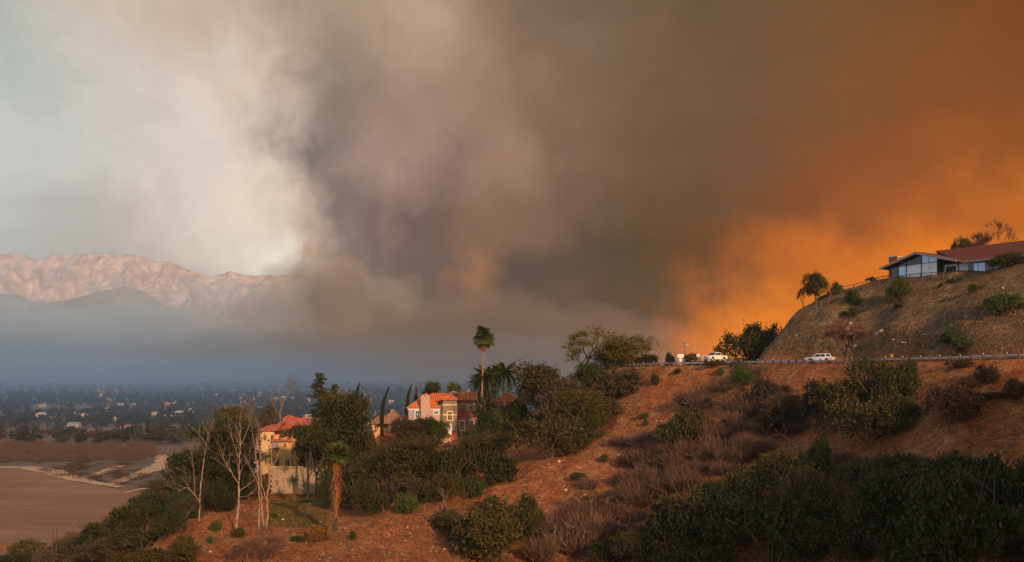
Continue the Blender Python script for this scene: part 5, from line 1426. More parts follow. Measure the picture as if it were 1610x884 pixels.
def mansion():
    O = at(440, 735, 226); k = 226 / F
    f = Front('mansion', O, 0.0, 'yellow three-storey mansion with red tile roofs standing on a pale retaining wall', 'mansion')
    R = f.root; u = lambda px: (px - 440) * k; w = lambda py: (735 - py) * k
    MB().b2((u(391), 2.2, -3), (u(408), 9, w(688.6))).build('wall', GREY_WALL, R)['label'] = 'pale grey wall of the low left wing'
    MB().b2((u(408) + .003, .8, -3), (u(430), 12, w(676.6))).build('wall', CREAM_WALL, R)
    MB().b2((u(430) + .003, 0, -1.5), (u(459), 12, w(684))).build('wall', YELLOW_WALL, R)
    MB().b2((u(459) + .003, .9, -1.5), (u(514), 12, w(681))).build('wall', YELLOW_WALL, R)
    hip(u(391), u(408), 2.2, 9, w(688.5), 1.3, .5, ridge=1.6).build('roof', RED_TILE, R)
    hip(u(407), u(431), .8, 9, w(676.5), 1.0, .6).build('roof', RED_TILE, R)
    hip(u(432), u(456), -.2, 8, w(692.5), 4.0, .55, ridge=7.9).build('roof', RED_TILE, R)
    hip(u(424), u(512), .9, 12, w(676.5), 2.55, .6, ridge=3.2).build('roof', RED_TILE, R)
    c = MB().b2((u(436), 6, w(668)), (u(452), 8, w(660))).build('cupola', CREAM_WALL, R)
    hip(u(436), u(452), 6, 8, w(660) + .18, .6, .25).build('cupola_roof', RED_TILE, c)
    for a, b, t, bt, y in ((396.8, 399.8, 694, 702, 2.2), (401.5, 404.5, 694, 702, 2.2), (400.2, 404.4, 709, 717, 2.2), (413.5, 417.5, 685, 692.5, .8), (425, 428, 684.5, 693, .8), (415.5, 419.3, 716.5, 721, .8), (420.8, 424.5, 716.5, 721, .8),
                           (415.5, 419.3, 723, 729.5, .8), (420.8, 424.5, 723, 729.5, .8), (446.3, 450.2, 697.5, 702.5, 0), (449.5, 455, 722.5, 734, 0), (463, 467, 700, 708, .9), (492, 496, 690, 697, .9), (500, 505, 715, 724, .9)):
        f.window(u(a), u(b), w(bt), w(t), y, CREAM_WALL, GLASS, bars=(1, 0) if b - a > 3 else (0, 0), fw=.1)
    f.window(u(430.8), u(439), w(733), w(720), 0, YELLOW_WALL, DARKWOOD, name='garage_door', bars=(1, 0), fw=.05)
    MB().b2((u(469), .78, 0), (u(478), .897, w(717))).build('garage_door', DARKWOOD, R)
    b = MB().b2((u(428), -1.2, w(704)), (u(440), -.003, w(702.6))).build('balcony', CREAM_WALL, R)
    m = MB()
    for i in range(7):
        xx = u(428.3) + i * (u(439.7) - u(428.3)) / 6; m.b2((xx - .04, -1.18, w(702.6)), (xx + .04, -1.10, w(696.5)))
    m.b2((u(428), -1.2, w(696.5)), (u(440), -1.08, w(696))); m.build('balustrade', GREY_WALL, b)
    f.window(u(430.5), u(438), w(702.4), w(692), 0, GREY_WALL, SKYGLASS, bars=(1, 0), fw=.12)
    MB().tube([(u(457.6), -.09, w(733)), (u(457.6), -.09, w(692))], .07, 6).build('drain_pipe', GREY_WALL, R)
    # annex
    MB().b2((u(514) + .003, -2, -2), (u(534), 5, w(717.5))).build('wall', CREAM_WALL, R)
    hip(u(511), u(534), -2, 5, w(717), 1.1, .5, ridge=1.4).build('roof', RED_TILE, R)
    for a, b in ((516, 518.6), (520, 522.6), (526, 529)):
        f.window(u(a), u(b), w(728), w(720), -2, WHITE, GLASS, bars=(0, 0), fw=.1)
    # retaining wall in front
    t = empty('retaining_wall', at(452, 770, 221)); tag(t, 'pale stone retaining wall under the yellow mansion', 'wall'); k3 = 221 / F
    U = lambda px: (px - 452) * k3; Wz = lambda py: (770 - py) * k3
    # courses of squared stone, each course a little in or out of line
    MB().b2((U(427), 0.05, -3), (U(476), .6, Wz(735))).build('wall_core', RETAIN, t)
    MB().b2((U(476) + .002, .9, -3), (U(513), 1.4, Wz(736.5))).build('wall_core', RETAIN, t)
    rs = random.Random(3); courses = 11; ch = (Wz(735) + 1.2) / courses; n = 0
    base = [MB().b2((-.48, -.13, 0.015), (.48, .13, ch - .025)).mesh('stone', RETAIN) for _ in range(1)]
    for j in range(courses):
        x = U(427) + (j % 2) * .45 + .3
        while x < U(475):
            o = obj('stone', base[0], t, (x, rs.uniform(-.05, .02), -1.2 + j * ch)); o.scale = (rs.uniform(.9, 1.03) * 1.25, 1, 1); x += 1.24; n += 1
    MB().b2((U(427) - .1, -.2, Wz(735)), (U(476), .7, Wz(733.3))).build('coping', CREAM_WALL, t)
    MB().b2((U(435), -.16, .9), (U(436.8), -.005 - .1, 2.2)).build('drain', DARKWOOD, t)
mansion()

def glass_house():
    A = at(1389, 422, 194.6); B = at(1510, 409, 180.2)
    yaw = math.atan2(B.y - A.y, B.x - A.x)
    f = Front('hilltop_house', Vector((A.x, A.y, 0)) + Vector((0, 0, A.z - 2.6)), yaw, 'low glass-fronted hilltop house with gabled end and long dark red roof', 'house')
    R = f.root; X, Z = f.X, f.Z
    xl, xr = X(1400), X(1474); ze = Z(422, 1389); xa = X(1445); za = Z(397, 1445); xe0, xe1 = X(1389), X(1510)
    zb = -1.2
    gz = lambda x: (ze + (za - ze) * (x - xe0) / (xa - xe0)) if x < xa else (za + (Z(409, 1510) - za) * (x - xa) / (xe1 - xa))
    D = 8.5
    # gable roof slabs with projecting eaves and grey fascia
    t = .28
    MB().prism([(xe0, ze - t), (xa, za - t), (xa, za + .05), (xe0, ze + .05)], -1.1, D).build('roof', RED_SHINGLE, R)
    z1 = gz(xe1)
    MB().prism([(xa + .003, za - t), (xe1, z1 - t), (xe1, z1 + .05), (xa + .003, za + .05)], -1.1, D).build('roof', RED_SHINGLE, R)
    MB().prism([(xe0 - .05, ze - t - .12), (xa, za - t - .12), (xa, za + .02), (xe0 - .05, ze + .02)], -1.22, -1.103).build('fascia', GREYBEAM, R)
    MB().prism([(xa + .003, za - t - .12), (xe1 + .05, z1 - t - .12), (xe1 + .05, z1 + .02), (xa + .003, za + .02)], -1.22, -1.103).build('fascia', GREYBEAM, R)
    # structure behind the glazing
    MB().prism([(xl, zb), (xr, zb), (xr, gz(xr) - .45), (xa, za - .45), (xl, gz(xl) - .4)], .12, D - .5).build('wall', mat('dark_interior', (0.05, 0.045, 0.045), 0.9), R)
    zt0, zt1 = Z(421, 1402), Z(411.5, 1474)
    zt = lambda x: zt0 + (zt1 - zt0) * (x - xl) / (xr - xl)
    posts = [1400, 1412.5, 1425, 1449, 1474]
    cols = [GLASS, SKYGLASS, WHITE, WHITE]
    for i in range(4):
        a, b = X(posts[i]) + .09, X(posts[i + 1]) - .09
        nm = 'window' if i < 2 else 'panel'
        MB().prism([(a, zb), (b, zb), (b, zt(b) - .05), (a, zt(a) - .05)], .0, .08).build(nm, cols[i], R)
    ups = [1402, 1412.5, 1425, 1437, 1449, 1460.5, 1474]; uc = [GLASS, GLASS, GLASS, GLASS, SKYGLASS, SKYGLASS]
    for i in range(6):
        a, b = X(ups[i]) + .06, X(ups[i + 1]) - .06
        top = [(b, gz(b) - .42), (a, gz(a) - .42)] if not (a < xa < b) else [(b, gz(b) - .42), (xa, za - .42), (a, gz(a) - .42)]
        MB().prism([(a, zt(a) + .05), (b, zt(b) + .05)] + top, .0, .08).build('clerestory_window', uc[i], R)
    for p in posts:
        x = X(p); MB().b2((x - .08, -.08, zb), (x + .08, .1, gz(x) - .42)).build('post', DARKWOOD, R)
    MB().prism([(xl, zt0 - .05), (xr, zt1 - .05), (xr, zt1 + .05), (xl, zt0 + .05)], -.06, .09).build('transom', DARKWOOD, R)
    # entrance recess and long wing
    xw = X(1720)
    MB().b2((xr + .1, 1.6, zb), (xw, 7.5, ze - .3)).build('wall', mat('taupe_wall', (0.26, 0.21, 0.19), 0.9), R)
    dx0, dx1 = X(1488, 1.6), X(1504, 1.6)
    fr = MB(); fr.b2((dx0 - .25, 1.45, zb), (dx0, 1.597, ze - .75)); fr.b2((dx1, 1.45, zb), (dx1 + .25, 1.597, ze - .75)); fr.b2((dx0 - .25, 1.45, ze - .75), (dx1 + .25, 1.597, ze - .5))
    d = fr.build('door', WHITE, R)
    MB().b2((dx0, 1.5, zb), (dx1, 1.596, ze - .75)).build('door_leaf', DARKWOOD, d)
    ws = [1508, 1522, 1531, 1538, 1549, 1561, 1573, 1586, 1598, 1610, 1640, 1680]
    for i in range(len(ws) - 1):
        a, b = X(ws[i], 1.6) + .06, X(ws[i + 1], 1.6) - .06
        g = [WHITE, GLASS, SKYGLASS, SKYGLASS, GREY_WALL, WHITE, GLASS, SKYGLASS, SKYGLASS, GLASS, SKYGLASS][i]
        fr = MB().b2((a - .06, 1.50, zb), (a, 1.597, ze - .45)).b2((a + .002, 1.50, ze - .53), (b, 1.597, ze - .45)).build('window', WHITE, R)
        MB().b2((a + .002, 1.55, zb), (b, 1.594, ze - .532)).build('pane', g, fr)
    for p in (1505, 1560, 1603):
        x = X(p); MB().b2((x - .07, .3, zb), (x + .07, .44, ze - .35)).build('post', DARKWOOD, R)
    zr = Z(378, 1610, 4.6); xr0 = X(1470, 4.6)
    m = MB()
    x0 = X(1511)
    a, b, c_, d_ = (x0, .1, ze - .28), (xw, .1, ze - .28), (xw, 4.6, zr), (xr0, 4.6, zr)
    m.poly([a, b, c_, d_]); m.poly([(x0, .1, ze - .4), (xw, .1, ze - .4), b, a][::1]); m.poly([d_, c_, (xw, 9.2, ze - .3), (xr0, 9.2, ze - .3)]); m.poly([a, d_, (xr0, 9.2, ze - .3)])
    m.build('roof', RED_SHINGLE, R)['label'] = 'long dark red roof plane'
    MB().b2((x0, -.02, ze - .52), (xw, .097, ze - .26)).build('fascia', GREYBEAM, R)
    cx0, cx1 = X(1397.5, 1.5), X(1410.5, 1.5)
    ch = MB().b2((cx0, 1.5, 1), (cx1, 2.6, Z(405, 1404, 1.5))).build('chimney', BRICK_RED, R)
    MB().b2((cx0 - .1, 1.4, Z(405, 1404, 1.5)), (cx1 + .1, 2.7, Z(403, 1404, 1.5))).build('chimney_cap', GREY_WALL, ch)
glass_house()

# ------------------------------------------------------------------ palms, cypresses, tall bare eucalyptus
def frond_mesh(L, droop, seed, width=0.75, m=PALM):
    """feather frond along +x, arching down"""
    rs = np.random.RandomState(seed); V = []; Fc = []
    n = 34
    def sp(t): return np.array([L * t * (1 - 0.25 * droop * t), 0, L * (0.32 * t - droop * t * t * 0.95)])
    for i in range(n):
        t0, t1 = i / n, (i + 1) / n; a, b = sp(t0), sp(t1); s = 0.04 * (1 - t0) + .012
        k = len(V); V += [a + [0, -s, 0], a + [0, s, 0], b + [0, s, 0], b + [0, -s, 0]]; Fc.append((k, k + 1, k + 2, k + 3))
    for i in range(2, n):
        t = i / n; a = sp(t); w = width * math.sin(math.pi * min(1, t * .9 + .12)) ** .7
        for sd in (-1, 1):
            for q in range(2):
                e = a + np.array([0.35 * w, sd * w * rs.uniform(.55, .9), -w * rs.uniform(.35, .95)])
                k = len(V); V += [a + [-.05, 0, 0], a + [.06, 0, 0], e + [.03, 0, 0], e]; Fc.append((k, k + 1, k + 2, k + 3))
    V = np.array(V); return mesh_np('frond', V, np.array(Fc), [m], attrs={'rnd': np.repeat(rs.uniform(0, 1, len(V) // 4), 4)})
def fan_mesh(seed, m=PALM, R=1.15):
    rs = np.random.RandomState(seed); V = []; Fc = []
    V += [[0, -.03, 0], [0, .03, 0], [1.0, .03, .12], [1.0, -.03, .12]]; Fc.append((0, 1, 2, 3))
    for i in range(17):
        a = -1.9 + 3.8 * i / 16; L = R * rs.uniform(.85, 1.1) * (1 - .12 * abs(a))
        e = np.array([1 + math.cos(a) * L, math.sin(a) * L, .12 - .28 * L * rs.uniform(.5, 1.4)]); s = np.array([-math.sin(a), math.cos(a), 0]) * .085
        md = np.array([1 + math.cos(a) * L * .5, math.sin(a) * L * .5, .14])
        k = len(V); V += [[1, 0, .12], md - s, e, md + s]; Fc.append((k, k + 1, k + 2, k + 3))
    V = np.array(V); return mesh_np('frond', V, np.array(Fc), [m], attrs={'rnd': np.repeat(rs.uniform(0, 1, len(V) // 4), 4)})
FR = [frond_mesh(3.6, d, i) for i, d in enumerate((.55, .85, 1.15, 1.4))]
FAN = [fan_mesh(i) for i in range(4)]
FANG = [fan_mesh(i + 20, GREEN) for i in range(4)]
FAND = [fan_mesh(i + 9, SKIRT) for i in range(2)]

def fan_palm(px, pyb, pyt, Y, label, nfr=62, lean=0, crown=1.0):
    g = at(px, pyb, Y); k = Y / F; H = (pyb - pyt) * k
    R = empty('palm_tree', g); tag(R, label, 'palm tree')
    pts = [(0, 0, -1), (lean * .3, 0, H * .35), (lean * .7, 0, H * .7), (lean, 0, H)]
    MB().tube(pts, [.30, .20, .15, .16], 8).build('trunk', mat('palm_bark', (0.27, 0.155, 0.105), 0.9, scale=4, var=.35, bump=.03), R)
    r = random.Random(int(px))
    for i in range(nfr):
        el = 1.35 - 2.6 * (i / nfr) ** .8 + r.uniform(-.12, .12); az = i * 2.4 + r.uniform(-.2, .2)
        dead = i > nfr * .86
        o = obj('frond', r.choice(FAND if dead else FAN), R, (lean, 0, H - (r.uniform(-.3, .5) if not dead else r.uniform(.5, 1.2))))
        s = crown * r.uniform(.85, 1.2) * (.75 if dead else 1); o.scale = (s, s, s)
        o.rotation_euler = (r.uniform(-.3, .3), -el, az)
    return R
fan_palm(757, 645, 531, 224, 'very tall slender fan palm rising above the orange roof', lean=.5, crown=1.4, nfr=66)

def feather_palm(px, pyb, pyc, Y, label, n=26, scale=1.0, skirt=False, seed=1):
    g = at(px, pyb, Y); k = Y / F; H = (pyb - pyc) * k
    R = empty('palm_tree', g); tag(R, label, 'palm tree')
    MB().tube([(0, 0, -1), (.1, 0, H * .5), (0, 0, H)], [.3, .24, .22], 8).build('trunk', BARK, R)
    r = random.Random(seed)
    for i in range(n):
        q = i / n; az = i * 2.4 + r.uniform(-.25, .25)
        o = obj('frond', FR[min(3, int(q * 4))], R, (0, 0, H)); s = scale * r.uniform(.85, 1.1); o.scale = (s, s, s)
        o.rotation_euler = (r.uniform(-.15, .15), -(1.0 - 1.5 * q), az)
    return R
feather_palm(766, 690, 594, 226, 'bushy feather palm drooping round the tall palm trunk', 34, 1.35, seed=2)
feather_palm(752, 690, 602, 230, 'smaller feather palm left of the tall palm trunk', 22, .95, seed=5)
feather_palm(792, 690, 588, 226, 'feather palm with a high arching crown right of the tall palm', 30, 1.25, seed=3)
# small palm in front of the retaining wall
feather_palm(462, 779, 755, 210, 'small dark palm in front of the pale retaining wall', 16, .55, seed=7)
# palm wrapped in its own dead fronds
def skirt_palm():
    Y = 155; g = at(527, 838, Y); g.z = hz(g.x, g.y); k = Y / F
    R = empty('palm_tree', g); tag(R, 'palm with a shaggy orange skirt of dead fronds down its trunk', 'palm tree')
    H = (838 - 722) * k + .6
    MB().tube([(0, 0, -.6), (.1, 0, H * .5), (.25, 0, H)], [.3, .26, .24], 8).build('trunk', DARK_BARK, R)
    rs = np.random.RandomState(5); n = 900
    z = rs.uniform(.30, .99, n) * H; a = rs.uniform(0, 6.283, n); rad = (.34 + .62 * np.sin(np.clip((z / H - .27) / .73, 0, 1) * 2.6)) * rs.uniform(.45, 1.3, n) * (.75 + .5 * vnoise2(a * 1.3, z * 1.1))
    P0 = np.stack([np.cos(a) * rad * .5 + .2 * z / H, np.sin(a) * rad * .5, z], 1); L = rs.uniform(.4, 1.7, n)[:, None]
    P1 = np.stack([np.cos(a) * rad + .2 * z / H, np.sin(a) * rad, z], 1) - np.array([0, 0, 1]) * L
    s = np.stack([-np.sin(a), np.cos(a), np.zeros(n)], 1) * .055
    V = np.stack([P0 - s * .4, P0 + s * .4, P1 + s, P1 - s], 1).reshape(-1, 3)
    obj('skirt', mesh_np('skirt', V, np.arange(4 * n).reshape(n, 4), [SKIRT], attrs={'rnd': np.repeat(rs.rand(n), 4)}), R)
    r = random.Random(4)
    for i in range(40):
        o = obj('frond', FANG[i % 4], R, (.25, 0, H)); s = 1.15 * r.uniform(.8, 1.15); o.scale = (s, s, s); o.rotation_euler = (r.uniform(-.3, .3), -(1.4 - 1.9 * i / 40), i * 2.4)
skirt_palm()

def cypress(px, pyb, tip, Y, wpx, label):
    k = Y / F; g = at(px, pyb, Y); R = empty('cypress_tree', g); tag(R, label, 'cypress')
    H = (pyb - tip[1]) * k; dx = (tip[0] - px) * k; rs = np.random.RandomState(int(px)); n = 5200
    t = rs.uniform(0, 1, n) ** .85; a = rs.uniform(0, 6.283, n)
    rad = wpx * k / 2 * (np.sin(np.clip(t * 1.25 + .42, 0, 1.57)) * (1 - t ** 2.4) + .05) * rs.uniform(.55, 1.08, n)
    C = np.stack([dx * np.clip((t - .42) / .58, 0, 1) ** 2 + np.cos(a) * rad, np.sin(a) * rad, t * H], 1)
    V, Q_ = quads_at(rs, C, .13)
    obj('crown', mesh_np('crown', V, Q_, [PINE], attrs={'rnd': np.repeat(rs.rand(n), 4)}), R)
    MB().tube([(0, 0, -1), (0, 0, H * .4), (dx * .2, 0, H * .7), (dx * .6, 0, H * .9)], [.14, .11, .07, .03], 5).build('trunk', BARK, R)
cypress(558.5, 668, (566, 601), 244, 7, 'thin dark cypress bending right, leftmost of three')
cypress(600.5, 692, (612, 608), 236, 8.5, 'tallest thin cypress with a bent tip, in front of the small house')
cypress(640, 668, (647.5, 604), 256, 8, 'thin curved cypress beside the big house, rightmost of three')

def gum(label, Y, stems, seed, mt=PALE_BARK, clumps=(), twig=SAGE, ntw=5, name='eucalyptus_tree'):
    """tall bare tree: stems are pixel polylines [(px, py, radius m)], branching twigs grow from them"""
    b = stems[0][0]; g = at(b[0], b[1], Y); R = empty(name, g); tag(R, label, 'tree')
    rs = np.random.RandomState(seed); base = Vector(g); ends = []
    for i, st in enumerate(stems):
        dy = rs.uniform(-1.5, 1.5) if i else 0
        P3 = [Vector(at(px, py, Y)) - base + Vector((0, dy * (j / max(1, len(st) - 1)), 0)) for j, (px, py, r) in enumerate(st)]
        pts = []; rad = []
        for j in range(len(P3) - 1):
            for q in range(5):
                t = q / 5; pts.append(P3[j].lerp(P3[j + 1], t) + Vector((rs.normal(0, .05), rs.normal(0, .05), 0)) * (1 if j + q else 0)); rad.append(.86 * (st[j][2] * (1 - t) + st[j + 1][2] * t))
        pts.append(P3[-1]); rad.append(st[-1][2])
        if i == 0: pts[0].z -= .5
        m = MB(); m.tube(pts, rad, 7, False); m.build('trunk' if i == 0 or st[0][2] > .12 else 'limb', mt, R)
        L = len(pts)
        tw = MB()
        for j in range(ntw):
            q = rs.randint(int(L * .35), L); d = (pts[min(q, L - 1)] - pts[max(q - 2, 0)]).normalized()
            limbs(tw, rs, pts[min(q, L - 1)], d + Vector((rs.uniform(-.7, .7), rs.uniform(-.7, .7), rs.uniform(0, .6))), rs.uniform(1.0, 2.0), rad[min(q, L - 1)] * .45 + .012, 3, .5, .16, .74, (2, 3), 4, ends)
        if tw.v: tw.build('twigs', DEAD_WOOD if mt is PALE_BARK else mt, R)
    if len(ends):
        P0 = np.array([e[0] for e in ends]); C = np.repeat(P0, 9, 0) + rs.normal(0, .28, (len(P0) * 9, 3))
        C = C[rs.rand(len(C)) < .55]
        V, Q_ = quads_at(rs, C, .075, aspect=.35)
        obj('leaves', mesh_np('leaves', V, Q_, [twig], attrs={'rnd': np.repeat(rs.rand(len(C)), 4)}), R)
    for (px, py, rx, rz, n) in clumps:
        c = np.array(Vector(at(px, py, Y)) - base); kk = Y / F
        C = c + rs.normal(0, 1, (n, 3)) * np.array([rx * kk * .5, rx * kk * .5, rz * kk * .5])
        V, Q_ = quads_at(rs, C, .14, aspect=.35)
        o = obj('foliage', mesh_np('foliage', V, Q_, [OLIVE], attrs={'rnd': np.repeat(rs.rand(n), 4)}), R)
gum('leftmost bare tree with a forked pale trunk, over the lake edge', 166, [
    [(313, 820, .16), (314, 785, .13), (316, 760, .10), (320, 728, .07), (324, 700, .04), (327, 680, .02)],
    [(313, 788, .09), (305, 775, .07), (296, 765, .05), (284, 772, .03)], [(306, 776, .06), (306, 750, .05), (303, 725, .03), (300, 705, .015)]], 1)
gum('single thick pale trunk with spreading bare branches, second from left', 160, [
    [(372, 832, .24), (375, 795, .19), (376, 760, .16), (377, 725, .12), (378, 690, .08), (377, 660, .05), (380, 638, .02)],
    [(375, 760, .09), (365, 745, .06), (352, 722, .04), (348, 710, .02)], [(376, 772, .08), (390, 762, .05), (404, 750, .03)], [(377, 725, .07), (368, 700, .05), (362, 670, .02)], [(378, 700, .06), (388, 678, .04), (394, 655, .02)], [(376, 782, .05), (390, 780, .03), (398, 772, .02)]], 2, clumps=[(378, 648, 30, 24, 500), (398, 652, 20, 22, 260)], ntw=6)
gum('slim pale trunk at the left of the close group of three', 157, [
    [(407, 836, .15), (408, 795, .12), (407, 760, .10), (404, 730, .07), (400, 700, .05), (396, 670, .02)], [(407, 765, .06), (398, 740, .04), (388, 715, .02)]], 3)
gum('pale leaning trunk at the right of the close group of three', 158, [
    [(418, 834, .17), (421, 812, .15), (420, 780, .13), (424, 745, .11), (427, 715, .08), (429, 685, .05), (431, 660, .02)], [(420, 790, .08), (412, 760, .06), (410, 735, .05), (413, 700, .04), (415, 670, .02)], [(424, 745, .06), (434, 720, .04), (441, 700, .02)]], 4, clumps=[(430, 664, 24, 18, 260)])
gum('pale trunk in the middle of the close group of three', 158.8, [
    [(415, 834, .15), (412, 800, .12), (411, 770, .10), (410, 735, .07), (407, 700, .04), (406, 668, .02)]], 5)
gum('tall bent eucalyptus behind the mansion with a clump of leaves at its tip', 240, [
    [(441, 700, .18), (441, 670, .15), (440, 650, .13), (443, 638, .11), (448, 628, .08), (457, 615, .05), (463, 604, .02)], [(440, 655, .07), (432, 643, .05), (428, 632, .02)], [(442, 640, .07), (441, 625, .03), (446, 612, .015)]], 6,
    clumps=[(463, 612, 16, 22, 420), (458, 602, 12, 8, 130), (434, 644, 20, 14, 300), (462, 640, 22, 16, 260), (474, 630, 14, 12, 160)], ntw=4)

# ------------------------------------------------------------------ guardrail, signs, fences, vehicles
STEEL = mat('galvanised_steel', (0.36, 0.40, 0.44), 0.45, 0.6, scale=2, var=0.15)
POSTWOOD = mat('weathered_post', (0.17, 0.08, 0.05), 0.9, scale=4, var=0.3)
REFL = mat('pale_reflector', (0.75, 0.65, 0.5), 0.4)
RUSTY = mat('rusted_iron', (0.10, 0.05, 0.035), 0.8, scale=5, var=0.3)
def guardrail():
    root = empty('guardrail', ROAD[0]); tag(root, 'long galvanised guardrail on brown posts along the edge of the road', 'guardrail')
    o0 = Vector(ROAD[0]); prof = [(0, .40), (-.07, .46), (-.02, .54), (-.02, .58), (-.07, .66), (0, .72)]   # W beam seen from behind
    segs = 0; t = 1.0; step = 3.81; secm = 0
    def nrm_at(tt):
        p, d = road_at(tt); d = Vector((d.x, d.y, 0)).normalized(); n_ = Vector((-d.y, d.x, 0)); n_ = -n_ if n_.y < 0 else n_
        return p, n_
    while t + step < ROAD_LEN - .5:
        V = []
        for q in range(4):
            p, n_ = nrm_at(t + .01 + (step - .02) * q / 3)
            for off, z in prof:
                V.append(tuple(p + n_ * (off + .22) + Vector((0, 0, z - .05)) - o0))
            for off, z in prof[::-1]:
                V.append(tuple(p + n_ * (off + .235) + Vector((0, 0, z - .05)) - o0))
        Fc = []; m = 12
        for q in range(3):
            for i in range(m):
                Fc.append((q * m + i, q * m + (i + 1) % m, (q + 1) * m + (i + 1) % m, (q + 1) * m + i))
        obj('rail', mesh_np('rail', V, np.array(Fc), [STEEL]), root)
        t += step
    pm = MB().box((0, 0, .25), (.2, .2, 1.2)).mesh('post', POSTWOOD); cm = MB().box((0, -.01, .9), (.17, .17, .09)).mesh('reflector', REFL)
    t = 1.0; i = 0; r = random.Random(2)
    while t < ROAD_LEN - 1:
        p, n_ = nrm_at(t)
        a = obj('post', pm, root, p + n_ * .08 - o0); a.rotation_euler = (r.uniform(-.04, .04), r.uniform(-.04, .04), math.atan2(n_.y, n_.x) - 1.57); a.scale = (1, 1, r.uniform(.94, 1.05))
        if i % 2 == 0: obj('reflector', cm, a)
        t += step / 2; i += 1
guardrail()

def sign_post(px, pyb, Y, H, name, label, cat, pm=None):
    g = at(px, pyb, Y); R = empty(name, g); tag(R, label, cat)
    MB().b2((-.035, -.035, -.6), (.035, .035, H)).build('pole', pm or STEEL, R)
    return R
SIGNW = mat('sign_white', (0.82, 0.82, 0.84), 0.5, scale=3, var=0.02)
SIGNG = mat('sign_green', (0.01, 0.13, 0.06), 0.6); SIGNR = mat('sign_red', (0.45, 0.02, 0.02), 0.5); INK = mat('sign_grey_lettering', (0.35, 0.35, 0.38), 0.6)
Y = 203; k = Y / F
R = sign_post(1070.2, 576, Y - 1.0, 1.6, 'road_sign', 'white rectangular sign over a white diamond sign behind the guardrail', 'road sign')
p1 = MB().b2((-4.6 * k, -.06, (576 - 562.5) * k), (4.6 * k, -.038, (576 - 557.2) * k)).build('sign_plate', SIGNW, R)
m = MB()
for z0 in (558.7, 560.3):
    x = -3.4
    while x < 3.2:
        m.b2((x * k, -.066, (576 - z0 - .8) * k), ((x + .8) * k, -.0605, (576 - z0) * k)); x += 1.15
m.build('lettering', INK, p1)['kind'] = 'stuff'
c = (576 - 566) * k; r_ = 3.2 * k
p2 = MB().prism([(0, c - r_), (r_, c), (0, c + r_), (-r_, c)], -.064, -.04).build('diamond_plate', SIGNW, R)
MB().b2((-.05, -.072, c - .12), (.05, -.0645, c + .14)).build('lettering', INK, p2)
R = sign_post(1076.3, 574, Y + 9, 4.6, 'street_name_sign', 'green street name blades on a tall thin pole', 'street sign', RUSTY)
k = (Y + 9) / F
MB().box((.55, 0, 4.25), (1.25, .03, .27)).build('name_blade', SIGNG, R)
b = MB().box((-.1, 0, 4.56), (.75, .03, .25), 1.0).build('name_blade', SIGNG, R)
m = MB()
for i in range(7): m.b2((.05 + i * .15, -.022, 4.19), (.14 + i * .15, -.0155, 4.31))
m.build('lettering', SIGNW, R)['kind'] = 'stuff'
R = sign_post(1097.5, 574, Y + 8, 2.3, 'parking_sign', 'small white sign with red top on a thin pole, left of the pickup', 'road sign')
p = MB().b2((-.32, -.06, 1.75), (.32, -.037, 2.45)).build('sign_plate', SIGNW, R)
MB().b2((-.3, -.066, 2.25), (.3, -.0605, 2.42)).build('red_band', SIGNR, p)
MB().b2((-.24, -.066, 1.98), (.24, -.0605, 2.08)).build('lettering', INK, p)
R = sign_post(1075.5, 574, Y + 6, 1.1, 'red_marker', 'small dark red marker post just right of the white signs', 'marker')
MB().box((0, -.05, 1.0), (.35, .03, .35)).build('marker_plate', SIGNR, R)
# hydrant
g = Vector(at(1402, 566, 171.5)); R = empty('fire_hydrant', g); tag(R, 'yellow fire hydrant across the road behind the guardrail', 'hydrant')
YEL = mat('hydrant_yellow', (0.75, 0.42, 0.03), 0.5)
MB().tube([(0, 0, 0), (0, 0, .1), (0, 0, .11), (0, 0, .75), (0, 0, .76), (0, 0, .82), (0, 0, .92), (0, 0, .97)], [.22, .22, .15, .15, .2, .2, .13, .04], 12).build('barrel', YEL, R)
for s in (-1, 1): MB().tube([(s * .14, 0, .58), (s * .27, 0, .58)], .08, 8).build('outlet', YEL, R)
MB().tube([(0, -.14, .5), (0, -.28, .5)], .1, 8).build('outlet', YEL, R)
# twin utility poles at the lower left
for px, top, lab in ((80.5, 826, 'left one of two close utility poles in front of the dry lake'), (86.5, 826, 'right one of two close utility poles in front of the dry lake')):
    Yp = 196; g = Vector(at(px, 892, Yp)); R = empty('utility_pole', g); tag(R, lab, 'utility pole', 'pair of utility poles'); H = (892 - top) * Yp / F
    MB().tube([(0, 0, -2), (.35, 0, H)], [.13, .10], 8).build('pole', RUSTY, R)
    MB().box((.3, 0, H * .86), (.9, .1, .1)).build('crossarm', RUSTY, R)
    for s in (-.3, .3): MB().tube([(.3 + s, 0, H * .86 + .05), (.3 + s, 0, H * .86 + .2)], .04, 6).build('insulator', STEEL, R)

